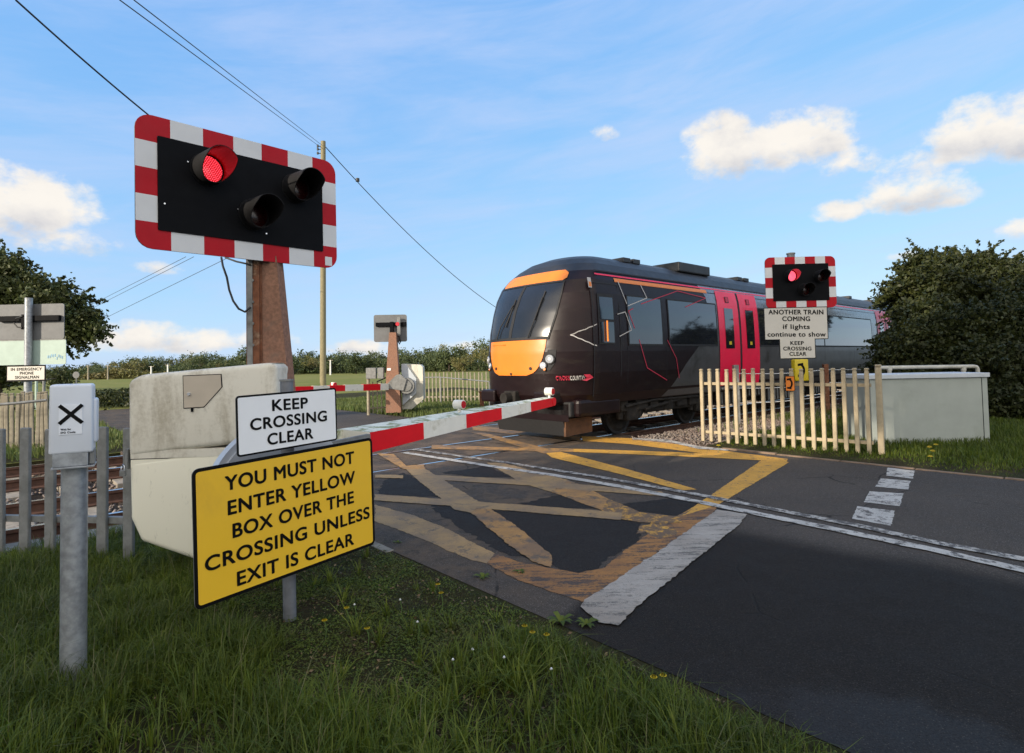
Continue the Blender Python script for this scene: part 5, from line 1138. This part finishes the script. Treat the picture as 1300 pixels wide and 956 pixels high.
# distant tree line: five shapes, copied
protos = []
def far_proto(h, w_, m):
    nb = rng.integers(4, 7); bl = [(rng.normal(0, w_*.3), rng.normal(0, w_*.3), h*rng.uniform(.35, .75), w_*.42, w_*.42, h*.28) for _ in range(nb)]+[(0, 0, h*.3, w_*.5, w_*.5, h*.32)]
    V, Fc = leaves(clumpy(2400, bl, 120, .34, .5), .18); V[:, 2] = np.maximum(V[:, 2], 0); b = B(); b.tube((0, 0, -.1), (0, 0, h*.4), .2, .14, bark, 6, caps=False)
    limbs(b, (0, 0, h*.4), [q[:3] for q in bl], .1); return V, Fc, b, m
for k in range(6): protos.append(far_proto(3.7+.42*k, 3.8+1.0*(k % 3), farm2 if k == 4 else farm))
made = {}; count = 0
where = ['above the cream cabinet', 'near the telegraph pole', 'between telegraph pole and far barrier', 'between far barrier and train', 'far left behind the round sign']
def far_tree(x, Y, sc, k):
    global count
    X = at(x, 470, Y)[0]; V, Fc, b, m = protos[k]; lab = 'small distant tree in the hedgerow across the field ' + (where[4] if x < 120 else where[0] if x < 345 else where[1] if x < 440 else where[2] if x < 500 else where[3] if x < 640 else 'beyond the train')
    if k not in made:
        t = thing('distant_tree', (X, Y, -.03), lab, 'tree', 'distant trees ' + lab.split('field ')[1]); bb = B(); o = np.array([X, Y, -.03])
        for v in b.v: pass
        bb.v = [tuple(np.array(v)+o) for v in b.v]; bb.f = b.f; bb.m = b.m; bb.mats = b.mats; bb.sm = b.sm; tr_ = bb.build('trunk', t); cr_ = npmesh('crown', V+o, Fc, m, t); made[k] = (t, tr_, cr_)
    else:
        t0, a, c = made[k]; t = t0.copy(); col.objects.link(t); t.location = (X, Y, -.03); t['label'] = lab; t['group'] = 'distant trees ' + lab.split('field ')[1]
        for q in (a, c): d = q.copy(); col.objects.link(d); d.parent = t
    t.scale = (sc*rng.uniform(.9, 1.3), sc, sc); t.rotation_euler = (0, 0, rng.uniform(0, 6.28)); count += 1
x = 30
while x < 700:
    y_ = 105+rng.uniform(-8, 8); h_ = np.interp(x, [30, 110, 140, 180, 260, 340, 400, 450, 500, 530, 560, 620, 700], [.55, .42, .5, .85, 1.0, .95, .95, 1.05, .85, 1.05, 1.15, .95, .9]); far_tree(x, y_, h_*rng.uniform(.5, 1.1), int(rng.integers(0, 6))); x += rng.uniform(13, 20)
x = 40
while x < 640: far_tree(x, 125+rng.uniform(-5, 5), np.interp(x, [30, 170, 260, 640], [.5, .7, 1.0, 1.05])*rng.uniform(.9, 1.2), int(rng.integers(0, 6))); x += rng.uniform(16, 26)
# low hedge masses (no single plants) under the tree line and a nearer hedge strip on the left
def hedge_strip(name, x0, x1, Y, h, n, m, label, size=.2):
    X0, X1 = at(x0, 470, Y)[0], at(x1, 470, Y)[0]; P_ = np.stack([rng.uniform(X0, X1, n), Y+rng.normal(0, 1.0, n), rng.uniform(0, 1, n)**.8*h], 1); P_[:, 2] *= .75+.35*np.sin(P_[:, 0]*.37)+.12*np.sin(P_[:, 0]*1.7)
    V, Fc = leaves(P_, size); V[:, 2] = np.maximum(V[:, 2], -.02); npmesh(name, V, Fc, m, label=label, cat='hedge', kind='stuff')
hedge_strip('hedge', -60, 900, 112, 1.75, 26000, farm, 'long dark hedge at the foot of the distant trees across the field', .3)
hedge_strip('hedge', 55, 330, 25, .85, 9000, hedgem, 'low dark green hedge beyond the far road bend at the left', .07)
hedge_strip('hedge', 95, 200, 96, 1.3, 3000, farm2, 'low brownish hedge at the far edge of the left field', .22)

# ------------------------------------------------------------------ grass
def vnoise(x, y, sc, seed=0):
    r = np.random.default_rng(seed); A = r.uniform(0, 6.28, 10); ph = r.uniform(0, 6.28, 10); k = r.uniform(.6, 1.7, 10)*sc; return sum(np.sin(k[i]*(x*np.cos(A[i])+y*np.sin(A[i]))+ph[i]) for i in range(10))/10
def grass(name, P, h, w_, m, label, lean=.35, kind='stuff', ang=None):
    k = len(P); a = rng.uniform(0, 6.283, k) if ang is None else ang; d = np.stack([np.cos(a), np.sin(a), np.zeros(k)], 1); q = np.stack([-np.sin(a), np.cos(a), np.zeros(k)], 1)
    ln = (rng.normal(0, lean, (k, 1))+.25*lean)*h[:, None]; ww = (w_*rng.uniform(.6, 1.3, k))[:, None]
    p0 = P; p1 = P+UP*h[:, None]*.45+d*ln*.25; p2 = P+UP*h[:, None]*.82+d*ln*.7; p3 = P+UP*h[:, None]*(1-.12*abs(ln/h[:, None]))+d*ln*1.25
    V = np.stack([p0-q*ww, p0+q*ww, p1+q*ww*.85, p1-q*ww*.85, p2+q*ww*.5, p2-q*ww*.5, p3+q*ww*.05, p3-q*ww*.05], 1).reshape(-1, 3)
    i = np.arange(k)[:, None]*8; Fc = np.concatenate([i+[0, 1, 2, 3], i+[3, 2, 4, 5], i+[5, 4, 6, 7]], 0); return npmesh(name, V, Fc, m, label=label, cat='grass', kind=kind)
def scatter(n, s0, s1, n0, n1, pad=60):
    s = rng.uniform(s0, s1, n); q = rng.uniform(n0, n1, n); P_ = s[:, None]*T+q[:, None]*M_+UP*-.03; f = P_[:, 1] > .9; P_ = P_[f]; x, y = proj(P_); k = (x > -pad-60) & (x < 1300+pad) & (y < 1090); return P_[k]
P_ = scatter(420000, -7, 2.52, -2, 6.7); s_ = P_@T; n_ = P_@M_
dist = np.hypot(P_[:, 0], P_[:, 1]); nz_ = vnoise(P_[:, 0], P_[:, 1], 4.2, 3)+.5*vnoise(P_[:, 0], P_[:, 1], 11, 4)
def bareness(s_, n_, P_):           # trodden mossy patch beside the kerb
    w_ = .35*vnoise(P_[:, 0], P_[:, 1], 6, 8); return 1/(1+np.exp(-((1.0-(((s_-1.75)/.75)**2+((n_-3.5)/1.15)**2)+w_*2)*4.5)))
bare = bareness(s_, n_, P_)
keep = rng.uniform(0, 1, len(P_)) < np.clip(.75+nz_*1.5-bare*1.1, .04, 1)*np.clip(5.0/(dist**1.15), .12, 1)
edge = 2.44+.09*vnoise(P_[:, 0], P_[:, 1], 9, 12)
keep &= rng.uniform(0, 1, len(P_)) < np.clip((edge-s_)/.14+.1, .0, 1)
P_ = P_[keep]; s_ = s_[keep]; nz_ = nz_[keep]; bare = bare[keep]; dist = dist[keep]
h = (.05+.085*np.clip(nz_+.45, 0, 1.2)+.02*rng.gamma(2, .8, len(P_)))*(1-.75*bare)*np.clip((2.6-s_)/.5, .3, 1)*np.clip(1.25-.06*dist, .7, 1.2)
h *= 1+.25*np.exp(-((s_-.3)/1.2)**2)
grass('grass', P_, h, .0030, grassm, 'long dark green grass on the near verge under the signs', .55)
m_ = rng.uniform(0, 1, len(P_)) < .035; grass('dry_grass', P_[m_], h[m_]*1.3, .0018, drym, 'pale dry grass stalks scattered through the near verge', .6)
# tussocks: blades fanning out of shared roots
C_ = scatter(14000, -5, 2.35, -1.5, 6.4); bb_ = bareness(C_@T, C_@M_, C_); d_ = np.hypot(C_[:, 0], C_[:, 1]); C_ = C_[(rng.uniform(0, 1, len(C_)) < np.clip(.5+1.2*vnoise(C_[:, 0], C_[:, 1], 3.3, 21)-bb_, .03, 1)) & (d_ < 6.5)]
nb = 26; R_ = rng.uniform(.6, 1.5, len(C_)); A_ = rng.uniform(0, 6.283, (len(C_), nb)); rr = np.abs(rng.normal(0, .022, (len(C_), nb)))
Q = C_[:, None, :]+np.stack([np.cos(A_)*rr, np.sin(A_)*rr, 0*rr], -1); hh = (.10*R_[:, None]*rng.uniform(.6, 1.3, (len(C_), nb)))*np.clip((2.65-(C_@T))/.5, .4, 1)[:, None]
grass('grass', Q.reshape(-1, 3), hh.ravel(), .0034, grasst, 'brighter arching grass tussocks on the near verge', .75, ang=A_.ravel())
# mossy low tufts on the trodden patch
Pm = scatter(170000, .7, 2.40, 1.2, 6.2); keep = rng.uniform(0, 1, len(Pm)) < .45+1.1*vnoise(Pm[:, 0], Pm[:, 1], 7, 9); Pm = Pm[keep]; grass('moss', Pm, rng.uniform(.008, .038, len(Pm)), .0042, leafmat('moss_green', (.05, .09, .012), (.09, .12, .02), (.06, .06, .02), .3, 5), 'short moss and clover covering the trodden patch by the kerb', .8)
Pc = scatter(260000, .2, 2.46, .8, 6.4); bc = bareness(Pc@T, Pc@M_, Pc); Pc = Pc[(rng.uniform(0, 1, len(Pc)) < np.clip(bc*.9+.12, 0, 1)*np.clip(.55+1.5*vnoise(Pc[:, 0], Pc[:, 1], 8, 41), .06, 1))]; Pc[:, 2] += .03+rng.uniform(0, .02, len(Pc))
V_, F_ = leaves(Pc, .0062, .5, 1.6); npmesh('clover', V_, F_, leafmat('clover_leaves', (.055, .095, .014), (.12, .16, .025), (.08, .075, .025), .3, 4), label='tiny clover leaves and moss on the trodden ground beside the kerb', cat='ground cover', kind='stuff')
Pl = scatter(24000, -.5, 2.46, .5, 6.4); Pl[:, 2] += .03+rng.uniform(0, .012, len(Pl)); k = rng.uniform(0, 1, len(Pl)) < .28; V_, F_ = leaves(Pl[k], .009, .7, 2.5); npmesh('leaf_litter', V_, F_, leafmat('dead_leaf', (.14, .085, .04), (.24, .17, .09), (.07, .045, .025), .1, 6), label='dead leaves and bits scattered over the verge edge and kerb', cat='litter', kind='stuff')
# right verge
P_ = scatter(150000, 9.3, 22, -3, 6.6); s_ = P_@T; n_ = P_@M_; k = rng.uniform(0, 1, len(P_)) < np.clip((s_-9.3)/.8, .03, 1)*np.where((n_ > 5.3+.25*vnoise(P_[:, 0], P_[:, 1], 5, 31)), np.where(s_ < 14, .03, .3), 1)*np.clip(9/np.hypot(P_[:, 0], P_[:, 1]), .3, 1); P_ = P_[k]; s_ = s_[k]
grass('grass', P_, (.05+.09*np.clip(vnoise(P_[:, 0], P_[:, 1], 2.5, 5)+.4, 0, 1.2)+rng.uniform(0, .05, len(P_)))*np.clip((s_-9.2)/1.2, .35, 1.2), .0065, grassm, 'green grass verge around the long low cabinet at the right')
# far verges
for (a0, a1, n0_, n1_, N, lb) in ((-14, 2.4, 13.4, 24, 26000, 'rough grass verge beyond the tracks on the left'), (9.1, 18, 13.4, 24, 22000, 'rough grass verge beyond the tracks behind the far barrier')):
    P_ = scatter(N, a0, a1, n0_, n1_, 20); grass('grass', P_, .1+.14*np.clip(vnoise(P_[:, 0], P_[:, 1], 1.5, 6)+.5, 0, 1.2), .014, fgrass, lb)
strip('verge', -9, 2.50, -4, 6.5, -.003, soil); strip('verge', 9.15, 30, -4, 5.35, -.003, soil); strip('ballast_shoulder', 9.2, 40, 5.35, 6.98, -.02, ballm); strip('ballast_shoulder', -30, 2.45, 6.5, 6.98, -.02, ballm)
strip('verge_far', 9.05, 22, 13.25, 30, -.024, soil); strip('verge_far', -30, 2.45, 13.25, 24, -.024, soil)
# broad leaved weeds growing along the kerb
def weed(P0, r, n, label):
    V = []; Fc = []
    for i in range(n):
        a = 2*math.pi*i/n+rng.uniform(-.3, .3); L = r*rng.uniform(.7, 1.2); d = np.array([math.cos(a), math.sin(a), 0]); q = np.array([-d[1], d[0], 0]); w_ = L*.16; k = len(V)
        for f_, z_, ww in ((0, 0, .2), (.35, .35, .9), (.7, .45, 1.0), (1.0, .30, .1)): V += [P0+d*L*f_+UP*L*z_-q*w_*ww, P0+d*L*f_+UP*L*z_+q*w_*ww]
        for j in range(3): Fc.append([k+2*j, k+2*j+1, k+2*j+3, k+2*j+2])
    return npmesh('weed', np.array(V), np.array(Fc), grassm, loc=P0, label=label, cat='weed', group='broad leaved weeds by the kerb')
for x, y, r, lb in ((613, 735, .10, 'leafy weed on the road edge by the rutted yellow corner, left one'), (660, 728, .09, 'leafy weed on the road edge by the rutted yellow corner, right one'), (712, 792, .15, 'tall leafy weed beside the kerb nearest the stop line'), (745, 795, .12, 'flat leaved weed spilling over the kerb at the stop line end'), (652, 805, .11, 'broad leaved weed in the grass left of the stop line'), (505, 690, .07, 'small weed against the kerb beside the yellow board')): weed(gnd(x, y, -.01), r*.62, 9, lb)
# dandelions
fl0 = []
spots = [(556,742,'beside the bare patch, upper one'),(560,753,'beside the bare patch, lower one'),(440,772,'by the sign post, higher'),(412,788,'by the sign post, lower left'),(466,798,'right of the sign post'),(666,795,'at the kerb, leftmost of three'),(676,803,'at the kerb, middle of three'),(694,806,'at the kerb, rightmost of three'),(830,860,'at the road edge near the puddle, left'),(842,858,'at the road edge near the puddle, right')]
fp0 = None
def flower(x, y, z, lb, m, sc, kind, group):
    p = gnd(x, y, z); p0 = np.array([p[0], p[1], -.03]); t = thing(kind, p0, lb, 'flower', group)
    b = B(); b.path([p0, p0+np.array([.01, 0, (z+.03)*.6]), p], .0025, stemg, 5); b.build('stem', t)
    b = B(); n = 14; V = []; Fs = []
    for ring, (rr, zz_) in enumerate(((.018, .004), (.011, .010))):
        for i in range(n): a = 2*math.pi*i/n+ring*.2; d = np.array([math.cos(a), math.sin(a), 0]); q = np.array([-d[1], d[0], 0])*.0045; k = len(V); V += [p+d*.002+UP*zz_*sc-q*.6, p+d*rr*sc-q+UP*zz_*sc, p+d*rr*sc+q+UP*zz_*sc, p+d*.002+UP*zz_*sc+q*.6]; Fs.append([k, k+1, k+2, k+3])
    b.add(V, Fs, m); b.tube(p, p+UP*.008, .006, .004, m, 8); b.build('flower_head', t)
for x, y, lb in spots: flower(x, y, .10, 'yellow dandelion flower ' + lb, petal, .85, 'dandelion', 'yellow flowers in the verges')
for x, y, lb in ((1180, 568, 'before the low cabinet, left of the cluster'), (1184, 573, 'before the low cabinet, middle of the cluster'), (1181, 580, 'before the low cabinet, lowest'), (1188, 565, 'before the low cabinet, right of the cluster'), (912, 566, 'at the foot of the cream fence')): flower(x, y, .12, 'yellow dandelion flower ' + lb, petal, 1.9, 'dandelion', 'yellow flowers in the verges')
for x, y in ((508,762),(530,790),(600,825),(640,835),(575,838),(700,850),(450,768)): flower(x, y, .09, 'tiny white daisy in the near verge grass right of the sign post', petalw, .45, 'daisy', 'tiny white daisies in the near grass')
print('objects', len(bpy.data.objects), 'far trees', count)
